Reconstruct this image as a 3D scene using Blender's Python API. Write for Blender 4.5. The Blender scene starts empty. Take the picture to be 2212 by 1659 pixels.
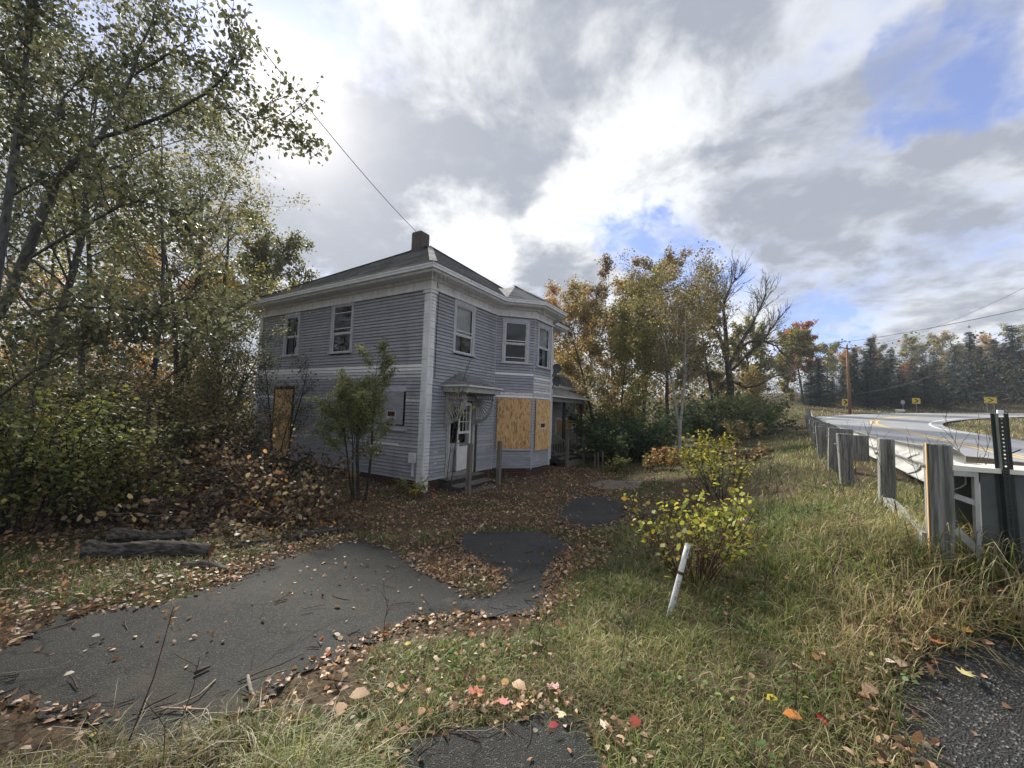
import bpy, bmesh, math, random
import numpy as np
from mathutils import Vector, Matrix

R = math.radians
scene = bpy.context.scene
col = scene.collection

# ------------------------------------------------------------------ camera
CAM_Z = 1.6
PITCH, ROLL, FPX, IMW, IMH = .0637, .0341, 847.0, 2212.0, 1659.0
cam_d = bpy.data.cameras.new('camera')
cam = bpy.data.objects.new('camera', cam_d)
col.objects.link(cam)
cam_d.sensor_width = 36.0
cam_d.lens = 36.0 * FPX / IMW
cam_d.clip_start = .05
cam_d.clip_end = 2000
cam.matrix_world = (Matrix.Translation((0, 0, CAM_Z)) @ Matrix.Rotation(math.pi / 2 + PITCH, 4, 'X')
                    @ Matrix.Rotation(ROLL, 4, 'Z'))
scene.camera = cam

# ------------------------------------------------------------------ light: broken cloud, sun veiled, ahead to the left
SUN_AZ, SUN_EL = R(-31.0), R(33.0)          # azimuth from +Y, positive to the right
sun_dir = Vector((math.sin(SUN_AZ) * math.cos(SUN_EL), math.cos(SUN_AZ) * math.cos(SUN_EL), math.sin(SUN_EL)))
sun_l = bpy.data.lights.new('sun', 'SUN')
sun_l.energy = 3.0
sun_l.angle = R(10)
sun_l.color = (1.0, .93, .82)
sun = bpy.data.objects.new('sun', sun_l)
sun.rotation_euler = (-sun_dir).to_track_quat('-Z', 'Y').to_euler()
col.objects.link(sun)

scene.view_settings.view_transform = 'Standard'
scene.view_settings.look = 'None'
scene.view_settings.gamma = 1
scene.view_settings.exposure = 1.68
scene.cycles.max_bounces = 6
scene.cycles.transparent_max_bounces = 12
scene.cycles.caustics_reflective = False
scene.cycles.caustics_refractive = False


class NT:
    """small node helper"""
    def __init__(s, tree):
        s.t = tree
        s.n = tree.nodes
        s.l = tree.links

    def add(s, kind, ins=None, **kw):
        nd = s.n.new(kind)
        for k, v in kw.items():
            setattr(nd, k, v)
        for k, v in (ins or {}).items():
            sock = nd.inputs[k]
            if isinstance(v, bpy.types.NodeSocket):
                s.l.new(v, sock)
            else:
                sock.default_value = v
        return nd

    def math(s, op, a, b=0.0, c=0.0, clamp=False):
        nd = s.add('ShaderNodeMath', {0: a, 1: b, 2: c}, operation=op, use_clamp=clamp)
        return nd.outputs[0]

    def ss(s, x, lo, hi, a=0.0, b=1.0):
        nd = s.add('ShaderNodeMapRange', {0: x, 1: lo, 2: hi, 3: a, 4: b}, interpolation_type='SMOOTHSTEP')
        return nd.outputs[0]

    def mix(s, fac, a, b, blend='MIX'):
        nd = s.add('ShaderNodeMix', data_type='RGBA', blend_type=blend)
        for sock, v in ((nd.inputs[0], fac), (nd.inputs[6], a), (nd.inputs[7], b)):
            if isinstance(v, bpy.types.NodeSocket):
                s.l.new(v, sock)
            elif isinstance(v, tuple):
                sock.default_value = (*v[:3], 1)
            else:
                sock.default_value = v
        return nd.outputs[2]

    def noise(s, vec, scale, detail=4, rough=.55, dist=0.0):
        nd = s.add('ShaderNodeTexNoise', {'Scale': scale, 'Detail': detail, 'Roughness': rough, 'Distortion': dist})
        if vec is not None:
            s.l.new(vec, nd.inputs['Vector'])
        return nd.outputs[0]

    def scalev(s, vec, sc, loc=(0, 0, 0), rot=(0, 0, 0)):
        nd = s.add('ShaderNodeMapping', {'Scale': sc, 'Location': loc, 'Rotation': rot})
        s.l.new(vec, nd.inputs['Vector'])
        return nd.outputs[0]


def view_dir(px, py):
    dx, dy = px - IMW / 2, py - IMH / 2
    c, s = math.cos(ROLL), math.sin(ROLL)
    a, b = c * dx + s * dy, -s * dx + c * dy
    x, v = a / FPX, -b / FPX
    return Vector((x, math.cos(PITCH) - v * math.sin(PITCH), math.sin(PITCH) + v * math.cos(PITCH)))


def at(px, py, Y):
    d = view_dir(px, py)
    d = d / d.y * Y
    return Vector((d.x, d.y, d.z + CAM_Z))


# world: sky with a layer of broken stratocumulus
world = bpy.data.worlds.new('World')
scene.world = world
world.use_nodes = True
wt = NT(world.node_tree)
wt.n.clear()
sky = wt.add('ShaderNodeTexSky', sky_type='NISHITA', sun_disc=False, sun_elevation=SUN_EL, sun_rotation=SUN_AZ,
             altitude=300, air_density=1.0, dust_density=.6, ozone_density=2.0)
co = wt.add('ShaderNodeTexCoord').outputs['Generated']
dirn = wt.add('ShaderNodeVectorMath', {0: co}, operation='NORMALIZE').outputs[0]
sep = wt.add('ShaderNodeSeparateXYZ', {0: dirn})
zz = wt.math('ADD', wt.math('MAXIMUM', sep.outputs[2], 0.0), .22)
pl = wt.add('ShaderNodeCombineXYZ', {0: wt.math('DIVIDE', sep.outputs[0], zz), 1: wt.math('DIVIDE', sep.outputs[1], zz), 2: 0.0}).outputs[0]
n_big = wt.noise(wt.scalev(pl, (1, 1, 1), (3.1, 1.7, .4)), 1.15, 6, .52, .25)
n_mid = wt.noise(wt.scalev(pl, (1, 1, 1), (7.3, 2.2, 1.4)), 2.6, 7, .58, .35)
n_fin = wt.noise(wt.scalev(pl, (1, 1, 1), (1.3, 8.2, 2.4)), 9.0, 6, .6, .2)
dens = wt.math('ADD', wt.math('MULTIPLY', n_big, .65), wt.math('MULTIPLY', n_mid, .35))
dens = wt.math('ADD', dens, wt.math('MULTIPLY', wt.math('SUBTRACT', n_fin, .5), .16))
# openings in the cloud layer
gaps = [(1420, 560, .005, .16), (1455, 630, .005, .20), (2110, 120, .006, .13), (2040, 190, .004, .07), (1765, 720, .004, .20),
        (650, 20, .004, .12), (330, 170, .010, .12), (690, 440, .006, .06), (1560, 610, .004, .06)]
wn = wt.add('ShaderNodeTexNoise', {'Vector': dirn, 'Scale': 5.0, 'Detail': 5.0, 'Roughness': .62}).outputs[1]
warp = wt.add('ShaderNodeVectorMath', {0: wn, 1: (.5, .5, .5)}, operation='SUBTRACT').outputs[0]
warp = wt.add('ShaderNodeVectorMath', {0: warp, 'Scale': .34}, operation='SCALE').outputs[0]
dw_ = wt.add('ShaderNodeVectorMath', {0: dirn, 1: warp}, operation='ADD').outputs[0]
dw_ = wt.add('ShaderNodeVectorMath', {0: dw_}, operation='NORMALIZE').outputs[0]
for gx, gy, w, amt in gaps:
    g = view_dir(gx, gy).normalized()
    dt = wt.add('ShaderNodeVectorMath', {0: dw_, 1: tuple(g)}, operation='DOT_PRODUCT').outputs[1]
    dens = wt.math('SUBTRACT', dens, wt.math('MULTIPLY', wt.ss(dt, 1 - w * 1.6, 1 - w * .05), amt))
cover = wt.ss(dens, .27, .47)
cover = wt.math('MAXIMUM', cover, wt.ss(n_fin, .40, .72, 0, .65))
sd = wt.add('ShaderNodeVectorMath', {0: dirn, 1: tuple(sun_dir)}, operation='DOT_PRODUCT').outputs[1]
glow = wt.math('POWER', wt.math('MAXIMUM', sd, 0.0), 14.0)
glow2 = wt.math('POWER', wt.math('MAXIMUM', sd, 0.0), 160.0)
# thick cloud is grey underneath, thin cloud lets the light through
shade = wt.ss(wt.math('ADD', wt.math('MULTIPLY', n_mid, .6), wt.math('MULTIPLY', n_big, .4)), .38, .57)
shade = wt.math('ADD', shade, wt.math('MULTIPLY', wt.math('SUBTRACT', n_fin, .5), .8))
for gx_, gy_, w, amt in ((690, 430, .028, 1.0), (770, 215, .008, .5), (1930, 400, .03, .45), (1640, 420, .02, .35), (1500, 60, .012, .4), (1180, 620, .006, .4), (1390, 330, .012, -.6), (610, 240, .008, -.7),
                        (880, 400, .006, -.4), (990, 540, .010, -.7), (1290, 440, .006, -.5), (860, 90, .010, -.15), (1000, 230, .02, .35), (1560, 640, .006, -.6)):
    gd = view_dir(gx_, gy_).normalized()
    dt = wt.add('ShaderNodeVectorMath', {0: dw_, 1: tuple(gd)}, operation='DOT_PRODUCT').outputs[1]
    shade = wt.math('ADD', shade, wt.math('MULTIPLY', wt.ss(dt, 1 - w * 1.6, 1.0), amt))
shade = wt.ss(shade, -.35, 1.25)
shade = wt.math('ADD', shade, wt.math('MULTIPLY', wt.math('SUBTRACT', n_fin, .5), .45), clamp=True)
c_cloud = wt.mix(shade, (.355, .362, .362), (.137, .148, .172))
c_cloud = wt.mix(wt.math('MULTIPLY', glow, .05), c_cloud, (1.0, .97, .9), 'ADD')
c_cloud = wt.mix(wt.math('MULTIPLY', glow2, 1.0), c_cloud, (.22, .20, .18), 'ADD')
skyc = wt.mix(1.0, sky.outputs[0], (.046, .048, .066), 'MULTIPLY')
skyc = wt.mix(.18, skyc, (.27, .285, .34))
fin = wt.mix(cover, skyc, c_cloud)
bg = wt.add('ShaderNodeBackground', {'Color': fin, 'Strength': 1.0})
out = wt.add('ShaderNodeOutputWorld')
wt.l.new(bg.outputs[0], out.inputs['Surface'])

# ------------------------------------------------------------------ materials
MATS = {}


def new_mat(name):
    m = bpy.data.materials.new(name)
    m.use_nodes = True
    nt = NT(m.node_tree)
    b = nt.n['Principled BSDF']
    MATS[name] = m
    return m, nt, b


def bump(nt, b, h, dist=.01, strength=1.0):
    nd = nt.add('ShaderNodeBump', {'Height': h, 'Distance': dist, 'Strength': strength})
    nt.l.new(nd.outputs[0], b.inputs['Normal'])


def obj_co(nt):
    return nt.add('ShaderNodeTexCoord').outputs['Object']


def setb(nt, b, colr, rough=.8, spec=.3, metal=0.0):
    for k, v in (('Base Color', colr), ('Roughness', rough), ('Specular IOR Level', spec), ('Metallic', metal)):
        if isinstance(v, bpy.types.NodeSocket):
            nt.l.new(v, b.inputs[k])
        elif isinstance(v, tuple):
            b.inputs[k].default_value = (*v[:3], 1)
        else:
            b.inputs[k].default_value = v


def noisy(name, c1, c2, scale, rough=.8, bdist=0.0, bscale=None, stretch=(1, 1, 1), detail=5, lo=.35, hi=.65, c3=None, s3=2.0, a3=.55, spec=.3, metal=0.0):
    m, nt, b = new_mat(name)
    v = nt.scalev(obj_co(nt), stretch)
    n = nt.noise(v, scale, detail, .6)
    c = nt.mix(nt.ss(n, lo, hi), c1, c2)
    if c3:
        c = nt.mix(nt.ss(nt.noise(v, s3, 5, .65), a3, a3 + .1), c, c3)
    setb(nt, b, c, rough, spec, metal)
    if bdist:
        bump(nt, b, nt.noise(v, bscale or scale * 3, 4, .6), bdist)
    return m


def siding(name, base, alt, white, wlo):
    """old oil paint on clapboard: tone differs board to board, chalky streaks, flakes down to primer"""
    m, nt, b = new_mat(name)
    oc = obj_co(nt)
    rnd = nt.add('ShaderNodeObjectInfo').outputs['Random']
    v = nt.scalev(oc, (2, 2, 22))
    n1 = nt.noise(v, 1.2, 6, .62)
    c = nt.mix(nt.ss(n1, .35, .68), base, alt)
    c = nt.mix(nt.math('MULTIPLY', rnd, .35), c, tuple(x * .62 for x in base))
    big = nt.noise(oc, .55, 4, .6)
    fl = nt.noise(nt.scalev(oc, (3.5, 3.5, 12)), 2.2, 7, .68)
    f = nt.math('ADD', fl, nt.math('MULTIPLY', nt.math('SUBTRACT', big, .5), .28))
    f = nt.math('ADD', f, nt.math('MULTIPLY', nt.math('SUBTRACT', rnd, .5), .07))
    c = nt.mix(nt.ss(f, wlo, wlo + .05), c, white)
    # rusty stains and grey runs
    c = nt.mix(nt.ss(nt.noise(nt.scalev(oc, (1.6, 1.6, .35), (3, 8, 1)), 1.3, 5, .62), .50, .72, 0, .45), c, (base[0] * .75, base[1] * .66, base[2] * .58))
    wood = nt.noise(nt.scalev(oc, (5, 5, 16), (4, 2, 7)), 1.6, 6, .65)
    c = nt.mix(nt.ss(wood, .66, .72), c, (.17, .15, .135))
    # dark dirt specks
    c = nt.mix(nt.ss(nt.noise(oc, 16, 4, .6), .66, .75), c, tuple(x * .45 for x in base))
    setb(nt, b, c, .75, .25)
    bump(nt, b, nt.noise(nt.scalev(oc, (3, 3, 30)), 3, 5, .7), .006)
    return m


siding('siding', (.285, .294, .33), (.40, .408, .44), (.74, .74, .74), .645)
siding('siding_worn', (.46, .46, .49), (.58, .58, .60), (.70, .70, .70), .56)
siding('siding_white', (.72, .72, .72), (.80, .80, .79), (.30, .31, .34), .60)
siding('siding_grey', (.36, .37, .385), (.45, .45, .455), (.55, .55, .54), .72)
noisy('trim', (.62, .63, .65), (.76, .76, .76), 5, .7, .004, 20, (1, 1, .35), c3=(.36, .34, .31), s3=4, a3=.60)
noisy('trim_grey', (.58, .59, .62), (.68, .69, .71), 5, .7, .003, 20, c3=(.26, .25, .25), s3=6, a3=.63)
noisy('trim_lilac', (.38, .385, .44), (.48, .485, .53), 7, .7, .003, 25, c3=(.2, .18, .18), s3=7, a3=.62)
noisy('hood_paint', (.30, .30, .29), (.40, .40, .39), 9, .75, .004, 30, c3=(.2, .18, .16), s3=8, a3=.6)
noisy('door_white', (.66, .66, .64), (.74, .74, .72), 6, .55, .0, c3=(.5, .48, .44), s3=5, a3=.64)
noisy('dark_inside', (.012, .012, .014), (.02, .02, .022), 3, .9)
noisy('dark_wood', (.035, .03, .028), (.065, .058, .05), 4, .85, .006, 14, (6, 6, 1))
noisy('old_wood', (.13, .11, .09), (.22, .20, .17), 4, .85, .008, 14, (7, 7, .8), c3=(.08, .07, .055), s3=3, a3=.6)
noisy('step_wood', (.10, .10, .085), (.19, .185, .16), 5, .85, .006, 16, (1.2, 1.2, 6), c3=(.09, .11, .06), s3=4, a3=.58)
noisy('post_wood', (.12, .125, .12), (.30, .305, .29), 2.6, .85, .02, 8, (16, 16, .8), lo=.38, hi=.62, c3=(.055, .058, .052), s3=3.4, a3=.58)
noisy('new_wood', (.42, .25, .10), (.5, .33, .16), 4, .8, .004, 12, (6, 6, .6))
noisy('galvanised', (.29, .30, .30), (.40, .41, .41), 5, .45, .0, c3=(.24, .23, .21), s3=3, a3=.56, metal=.2, spec=.4)
noisy('shaded_steel', (.075, .085, .09), (.11, .12, .12), 3, .7, .002, 10, c3=(.06, .065, .06), s3=4, a3=.58)  # dark copy of the impact head steel, shade on its sides painted in
noisy('skylit_steel', (.60, .58, .50), (.70, .68, .60), 4, .6, .001, 10, c3=(.46, .42, .34), s3=5, a3=.6)  # pale copy of the impact head steel, sky reflection on top painted in
noisy('post_green', (.018, .026, .026), (.028, .038, .038), 6, .5, .001, 10, c3=(.05, .05, .045), s3=9, a3=.66)
noisy('white_plastic', (.62, .64, .66), (.74, .75, .76), 7, .5, .001, 14, c3=(.42, .42, .40), s3=9, a3=.6)
noisy('ink', (.015, .02, .025), (.03, .03, .035), 5, .6)
noisy('dish_grey', (.035, .04, .045), (.05, .055, .06), 5, .5)
noisy('brick_chimney', (.085, .07, .072), (.125, .105, .105), 11, .9, .01, 18, c3=(.055, .05, .05), s3=14, a3=.55)
noisy('brick_red', (.065, .032, .026), (.10, .05, .038), 9, .9, .006, 40)
noisy('mortar', (.10, .09, .08), (.15, .13, .115), 12, .95, .004, 40)
noisy('concrete', (.13, .12, .10), (.19, .175, .145), 4, .9, .004, 30)
noisy('shade_white', (.55, .56, .58), (.62, .63, .64), 2.5, .85, .01, 6, (8, 8, 1))
noisy('curtain', (.30, .31, .33), (.45, .46, .48), 2, .9, .02, 3, (14, 14, .6))
noisy('plywood_grey', (.24, .25, .28), (.32, .325, .34), 5, .85, .003, 20, (.5, .5, 4), c3=(.17, .16, .17), s3=4, a3=.6)
noisy('bark_grey', (.055, .055, .052), (.11, .11, .105), 6, .9, .015, 14, (3, 3, .8), c3=(.03, .03, .027), s3=4, a3=.56)
noisy('bark_dark', (.022, .02, .018), (.05, .045, .04), 6, .9, .02, 14, (3, 3, .7))
noisy('bark_pale', (.26, .26, .25), (.38, .375, .36), 5, .8, .006, 18, (1, 1, 5), c3=(.09, .085, .08), s3=4, a3=.57)
noisy('twig', (.04, .03, .024), (.075, .058, .045), 9, .85)
noisy('twig_red', (.06, .028, .022), (.095, .05, .036), 9, .85)
noisy('twig_pale', (.19, .155, .115), (.28, .235, .18), 9, .85)
noisy('log_bark', (.028, .025, .022), (.13, .12, .105), 3.4, .9, .05, 5, (.9, 9, 9), lo=.40, hi=.62, c3=(.20, .18, .155), s3=3.0, a3=.62)
noisy('log_red', (.16, .075, .04), (.24, .12, .07), 5, .9, .01, 14, (1, 5, 5))
noisy('pole_wood', (.17, .085, .045), (.26, .14, .08), 2, .85, .01, 8, (9, 9, .6), c3=(.09, .06, .045), s3=1.5, a3=.58)
noisy('black', (.006, .006, .007), (.012, .012, .013), 6, .6)
noisy('sign_yellow', (.62, .47, .05), (.70, .55, .09), 2, .5)
noisy('sign_back', (.36, .37, .36), (.45, .46, .45), 3, .45, metal=.4)
noisy('sign_white', (.72, .70, .70), (.78, .76, .76), 5, .5)
noisy('sign_red', (.30, .012, .03), (.36, .02, .04), 5, .5)
noisy('wire', (.025, .025, .03), (.04, .04, .045), 3, .7)
noisy('reflector', (.75, .76, .8), (.85, .86, .9), 5, .35)
noisy('crossarm', (.06, .055, .075), (.09, .085, .10), 3, .8)

# old asphalt, dusty in places; middle patches get a paler copy, sky light painted in
for nm, lo, hi, agg, dusty in (('asphalt', (.020, .0215, .021), (.032, .034, .033), .085, (.056, .049, .039)), ('asphalt_skylit', (.034, .0365, .038), (.054, .057, .058), .12, (.075, .068, .057)), ('asphalt_far', (.22, .233, .25), (.27, .28, .295), .5, (.40, .40, .40)),
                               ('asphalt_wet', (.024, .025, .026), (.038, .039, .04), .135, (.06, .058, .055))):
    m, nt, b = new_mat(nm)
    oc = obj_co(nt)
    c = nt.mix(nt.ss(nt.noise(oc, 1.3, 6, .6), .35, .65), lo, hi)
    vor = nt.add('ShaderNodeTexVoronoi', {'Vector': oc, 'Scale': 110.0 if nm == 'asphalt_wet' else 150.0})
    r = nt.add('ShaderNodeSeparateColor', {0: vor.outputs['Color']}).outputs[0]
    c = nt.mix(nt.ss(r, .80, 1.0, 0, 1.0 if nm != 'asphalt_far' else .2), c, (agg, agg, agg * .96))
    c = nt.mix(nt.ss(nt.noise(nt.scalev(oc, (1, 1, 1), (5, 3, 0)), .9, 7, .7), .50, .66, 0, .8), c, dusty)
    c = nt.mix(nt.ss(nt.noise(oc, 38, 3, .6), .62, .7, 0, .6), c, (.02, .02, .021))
    if nm in ('asphalt', 'asphalt_skylit'):
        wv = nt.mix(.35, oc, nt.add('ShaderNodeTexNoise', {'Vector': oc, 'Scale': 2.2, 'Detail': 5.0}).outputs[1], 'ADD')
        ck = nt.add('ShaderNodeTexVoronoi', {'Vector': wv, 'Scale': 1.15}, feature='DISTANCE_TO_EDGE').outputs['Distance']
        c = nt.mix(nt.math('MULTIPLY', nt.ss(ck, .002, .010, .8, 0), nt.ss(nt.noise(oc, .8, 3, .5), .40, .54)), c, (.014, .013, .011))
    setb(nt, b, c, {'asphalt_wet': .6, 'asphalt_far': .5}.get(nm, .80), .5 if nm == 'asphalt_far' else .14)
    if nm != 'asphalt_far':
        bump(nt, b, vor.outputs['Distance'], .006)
noisy('paint_white', (.62, .63, .63), (.72, .72, .72), 4, .7, c3=(.42, .42, .42), s3=2.5, a3=.62)
noisy('paint_yellow', (.62, .42, .14), (.70, .50, .20), 4, .7, c3=(.42, .36, .26), s3=2.5, a3=.6)

m, nt, b = new_mat('soil')
oc = obj_co(nt)
c = nt.mix(nt.ss(nt.noise(oc, .8, 6, .65), .35, .65), (.07, .052, .036), (.115, .092, .06))
c = nt.mix(nt.ss(nt.noise(nt.scalev(oc, (1, 1, 1), (9, 4, 2)), 9, 6, .7), .5, .7), c, (.085, .062, .040))
c = nt.mix(nt.ss(nt.noise(nt.scalev(oc, (1, 1, 1), (2, 14, 2)), .35, 5, .6), .5, .62), c, (.050, .060, .022))
setb(nt, b, c, .95, .1)
bump(nt, b, nt.noise(oc, 14, 6, .7), .05)

# roof shingles: courses are geometry, tabs and blotches here
for nm, ca, cb_ in (('shingle', (.16, .163, .17), (.25, .252, .258)), ('shingle_green', (.10, .122, .115), (.16, .18, .17)), ('shingle_porch', (.12, .125, .115), (.20, .20, .185))):
    m, nt, b = new_mat(nm)
    uv = nt.add('ShaderNodeTexCoord').outputs['UV']
    br = nt.add('ShaderNodeTexBrick', {'Vector': uv, 'Color1': (*ca, 1), 'Color2': (*cb_, 1), 'Mortar': (ca[0] * .5, ca[1] * .5, ca[2] * .5, 1), 'Scale': 1.0,
                                       'Mortar Size': .006, 'Brick Width': .30, 'Row Height': .14})
    oc = obj_co(nt)
    c = nt.mix(nt.ss(nt.noise(oc, 1.1, 6, .65), .4, .7, 0, .65), br.outputs[0], tuple(x * 1.5 for x in cb_))
    c = nt.mix(nt.ss(nt.noise(oc, 2.3, 6, .7), .56, .72, 0, .6), c, (.07, .075, .05))
    setb(nt, b, c, .92, .15)
    bump(nt, b, nt.noise(oc, 45, 4, .7), .01)

# oriented strand board
for nm, ca, cb_, cc in (('osb', (.52, .30, .125), (.68, .45, .22), (.28, .15, .07)), ('osb_light', (.60, .37, .15), (.74, .52, .26), (.38, .21, .095))):
    m, nt, b = new_mat(nm)
    oc = nt.scalev(obj_co(nt), (14, 14, 3.6))
    oc2 = nt.mix(.16, oc, nt.add('ShaderNodeTexNoise', {'Vector': oc, 'Scale': 1.1, 'Detail': 2.0}).outputs[1], 'ADD')
    vo = nt.add('ShaderNodeTexVoronoi', {'Vector': oc2, 'Scale': 1.5})
    r = nt.add('ShaderNodeSeparateColor', {0: vo.outputs['Color']}).outputs[0]
    c = nt.mix(r, ca, cb_)
    vo2 = nt.add('ShaderNodeTexVoronoi', {'Vector': nt.scalev(oc2, (1, 1, 1), (3, 5, 1)), 'Scale': 2.6})
    r2 = nt.add('ShaderNodeSeparateColor', {0: vo2.outputs['Color']}).outputs[1]
    c = nt.mix(nt.ss(r2, .72, .9), c, cc)
    c = nt.mix(nt.ss(r2, .0, .16, .5, 0), c, (.66, .47, .25))
    c = nt.mix(nt.ss(nt.noise(obj_co(nt), .9, 5, .65), .42, .66, 0, .22), c, (.28, .18, .11))
    setb(nt, b, c, .8, .2)
    bump(nt, b, r, .003)

# window glass: clear, reflecting at grazing angles
m = bpy.data.materials.new('glass')
m.use_nodes = True
MATS['glass'] = m
nt = NT(m.node_tree)
nt.n.clear()
fr = nt.add('ShaderNodeFresnel', {'IOR': 1.6})
tr = nt.add('ShaderNodeBsdfTransparent', {'Color': (.82, .85, .85, 1)})
gl = nt.add('ShaderNodeBsdfGlossy', {'Roughness': .02, 'Color': (.9, .92, .95, 1)})
mx = nt.add('ShaderNodeMixShader', {0: nt.math('MULTIPLY', fr.outputs[0], .8, clamp=True), 1: tr.outputs[0], 2: gl.outputs[0]})
o = nt.add('ShaderNodeOutputMaterial', {0: mx.outputs[0]})


def leaf_mat(name, trans=.45, rough=.5, vein=False):
    m = bpy.data.materials.new(name)
    m.use_nodes = True
    MATS[name] = m
    nt = NT(m.node_tree)
    nt.n.clear()
    a = nt.add('ShaderNodeAttribute', attribute_name='Col')
    c = a.outputs['Color']
    if vein:
        c = nt.mix(nt.ss(nt.noise(nt.add('ShaderNodeTexCoord').outputs['Object'], 60, 4, .6), .5, .7, 0, .5), c, (.10, .06, .035))
    d = nt.add('ShaderNodeBsdfPrincipled', {'Base Color': c, 'Roughness': rough, 'Specular IOR Level': .3})
    t = nt.add('ShaderNodeBsdfTranslucent', {'Color': nt.mix(1.0, c, (1.2, 1.2, .85), 'MULTIPLY')})
    mx = nt.add('ShaderNodeMixShader', {0: trans, 1: d.outputs[0], 2: t.outputs[0]})
    nt.add('ShaderNodeOutputMaterial', {0: mx.outputs[0]})
    return m


leaf_mat('leaf', .48, .5)
leaf_mat('litter', .18, .55, True)
leaf_mat('blade', .35, .55)
leaf_mat('needle', .12, .7)

# ------------------------------------------------------------------ mesh helpers
ORG = {}


def props(o, label=None, cat=None, group=None, kind=None):
    for k, v in (('label', label), ('category', cat), ('group', group), ('kind', kind)):
        if v:
            o[k] = v
    return o


def empty(name, loc, rz=0.0, label=None, cat=None, group=None, parent=None):
    o = bpy.data.objects.new(name, None)
    o.empty_display_size = .2
    col.objects.link(o)
    o.location = loc
    o.rotation_euler = (0, 0, rz)
    if parent:
        o.parent = parent
    return props(o, label, cat, group)


def link(name, me, mat, parent=None, loc=None):
    if mat is not None and not me.materials:
        for mm in (mat if isinstance(mat, (list, tuple)) else [mat]):
            me.materials.append(MATS[mm] if isinstance(mm, str) else mm)
    o = bpy.data.objects.new(name, me)
    col.objects.link(o)
    if parent is not None:
        o.parent = parent
    if loc is not None:
        o.location = loc
    return o


class MB:
    """collects geometry, builds one mesh object"""
    def __init__(s):
        s.v, s.f, s.uv = [], [], None

    def quad(s, a, b, c, d):
        n = len(s.v)
        s.v += [tuple(a), tuple(b), tuple(c), tuple(d)]
        s.f.append((n, n + 1, n + 2, n + 3))

    def poly(s, pts):
        n = len(s.v)
        s.v += [tuple(p) for p in pts]
        s.f.append(tuple(range(n, n + len(pts))))

    def hexa(s, p):
        """8 corner points: bottom 0-3 counter-clockwise, top 4-7"""
        n = len(s.v)
        s.v += [tuple(q) for q in p]
        for f in ((3, 2, 1, 0), (4, 5, 6, 7), (0, 1, 5, 4), (1, 2, 6, 5), (2, 3, 7, 6), (3, 0, 4, 7)):
            s.f.append(tuple(n + i for i in f))

    def box(s, x0, x1, y0, y1, z0, z1):
        s.hexa([(x0, y0, z0), (x1, y0, z0), (x1, y1, z0), (x0, y1, z0), (x0, y0, z1), (x1, y0, z1), (x1, y1, z1), (x0, y1, z1)])

    def bar(s, a, b, w, h, up=(0, 0, 1)):
        a, b = Vector(a), Vector(b)
        d = (b - a).normalized()
        u = Vector(up)
        sd_ = d.cross(u)
        if sd_.length < 1e-4:
            sd_ = d.cross(Vector((1, 0, 0)))
        sd_.normalize()
        u = sd_.cross(d)
        c = []
        for p in (a, b):
            c += [p - sd_ * w / 2 - u * h / 2, p + sd_ * w / 2 - u * h / 2, p + sd_ * w / 2 + u * h / 2, p - sd_ * w / 2 + u * h / 2]
        s.hexa(c)

    def tube(s, pts, rad, n=8, cap=True):
        pts = [Vector(p) for p in pts]
        k = len(pts)
        rad = rad if hasattr(rad, '__len__') else [rad] * k
        base = len(s.v)
        ref = None
        for i, p in enumerate(pts):
            d = (pts[min(i + 1, k - 1)] - pts[max(i - 1, 0)]).normalized()
            if ref is None:
                ref = d.orthogonal().normalized()
            ref = (ref - d * ref.dot(d)).normalized()
            o2 = d.cross(ref)
            for j in range(n):
                a = 2 * math.pi * j / n
                s.v.append(tuple(p + (ref * math.cos(a) + o2 * math.sin(a)) * rad[i]))
        for i in range(k - 1):
            for j in range(n):
                a, b = base + i * n + j, base + i * n + (j + 1) % n
                s.f.append((a, b, b + n, a + n))
        if cap:
            s.f.append(tuple(base + j for j in reversed(range(n))))
            s.f.append(tuple(base + (k - 1) * n + j for j in range(n)))

    def build(s, name, mat, parent=None, smooth=False, uv=None, loc=None):
        me = bpy.data.meshes.new(name)
        me.from_pydata(s.v, [], s.f)
        if smooth:
            me.polygons.foreach_set('use_smooth', [True] * len(me.polygons))
        if uv is not None:
            l = me.uv_layers.new(name='UVMap')
            vi = np.empty(len(me.loops), dtype=np.int32)
            me.loops.foreach_get('vertex_index', vi)
            l.data.foreach_set('uv', np.asarray(uv, dtype=np.float32)[vi].ravel())
        me.update()
        return link(name, me, mat, parent, loc)


def np_mesh(name, V, F, colors=None, smooth=False):
    """V (n,3), F (m,k) all faces of k corners; colors per vertex (n,3)"""
    V = np.asarray(V, dtype=np.float32)
    F = np.asarray(F, dtype=np.int32)
    me = bpy.data.meshes.new(name)
    m, k = F.shape
    me.vertices.add(len(V))
    me.vertices.foreach_set('co', V.ravel())
    me.loops.add(m * k)
    me.loops.foreach_set('vertex_index', F.ravel())
    me.polygons.add(m)
    me.polygons.foreach_set('loop_start', np.arange(0, m * k, k, dtype=np.int32))
    try:
        me.polygons.foreach_set('loop_total', np.full(m, k, dtype=np.int32))
    except Exception:
        pass
    if smooth:
        me.polygons.foreach_set('use_smooth', np.ones(m, dtype=bool))
    if colors is not None:
        ca = me.attributes.new('Col', 'FLOAT_COLOR', 'POINT')
        c4 = np.ones((len(V), 4), dtype=np.float32)
        c4[:, :3] = colors
        ca.data.foreach_set('color', c4.ravel())
    me.update(calc_edges=True)
    return me


def unit(a):
    return a / np.maximum(np.linalg.norm(a, axis=-1, keepdims=True), 1e-9)


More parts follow.
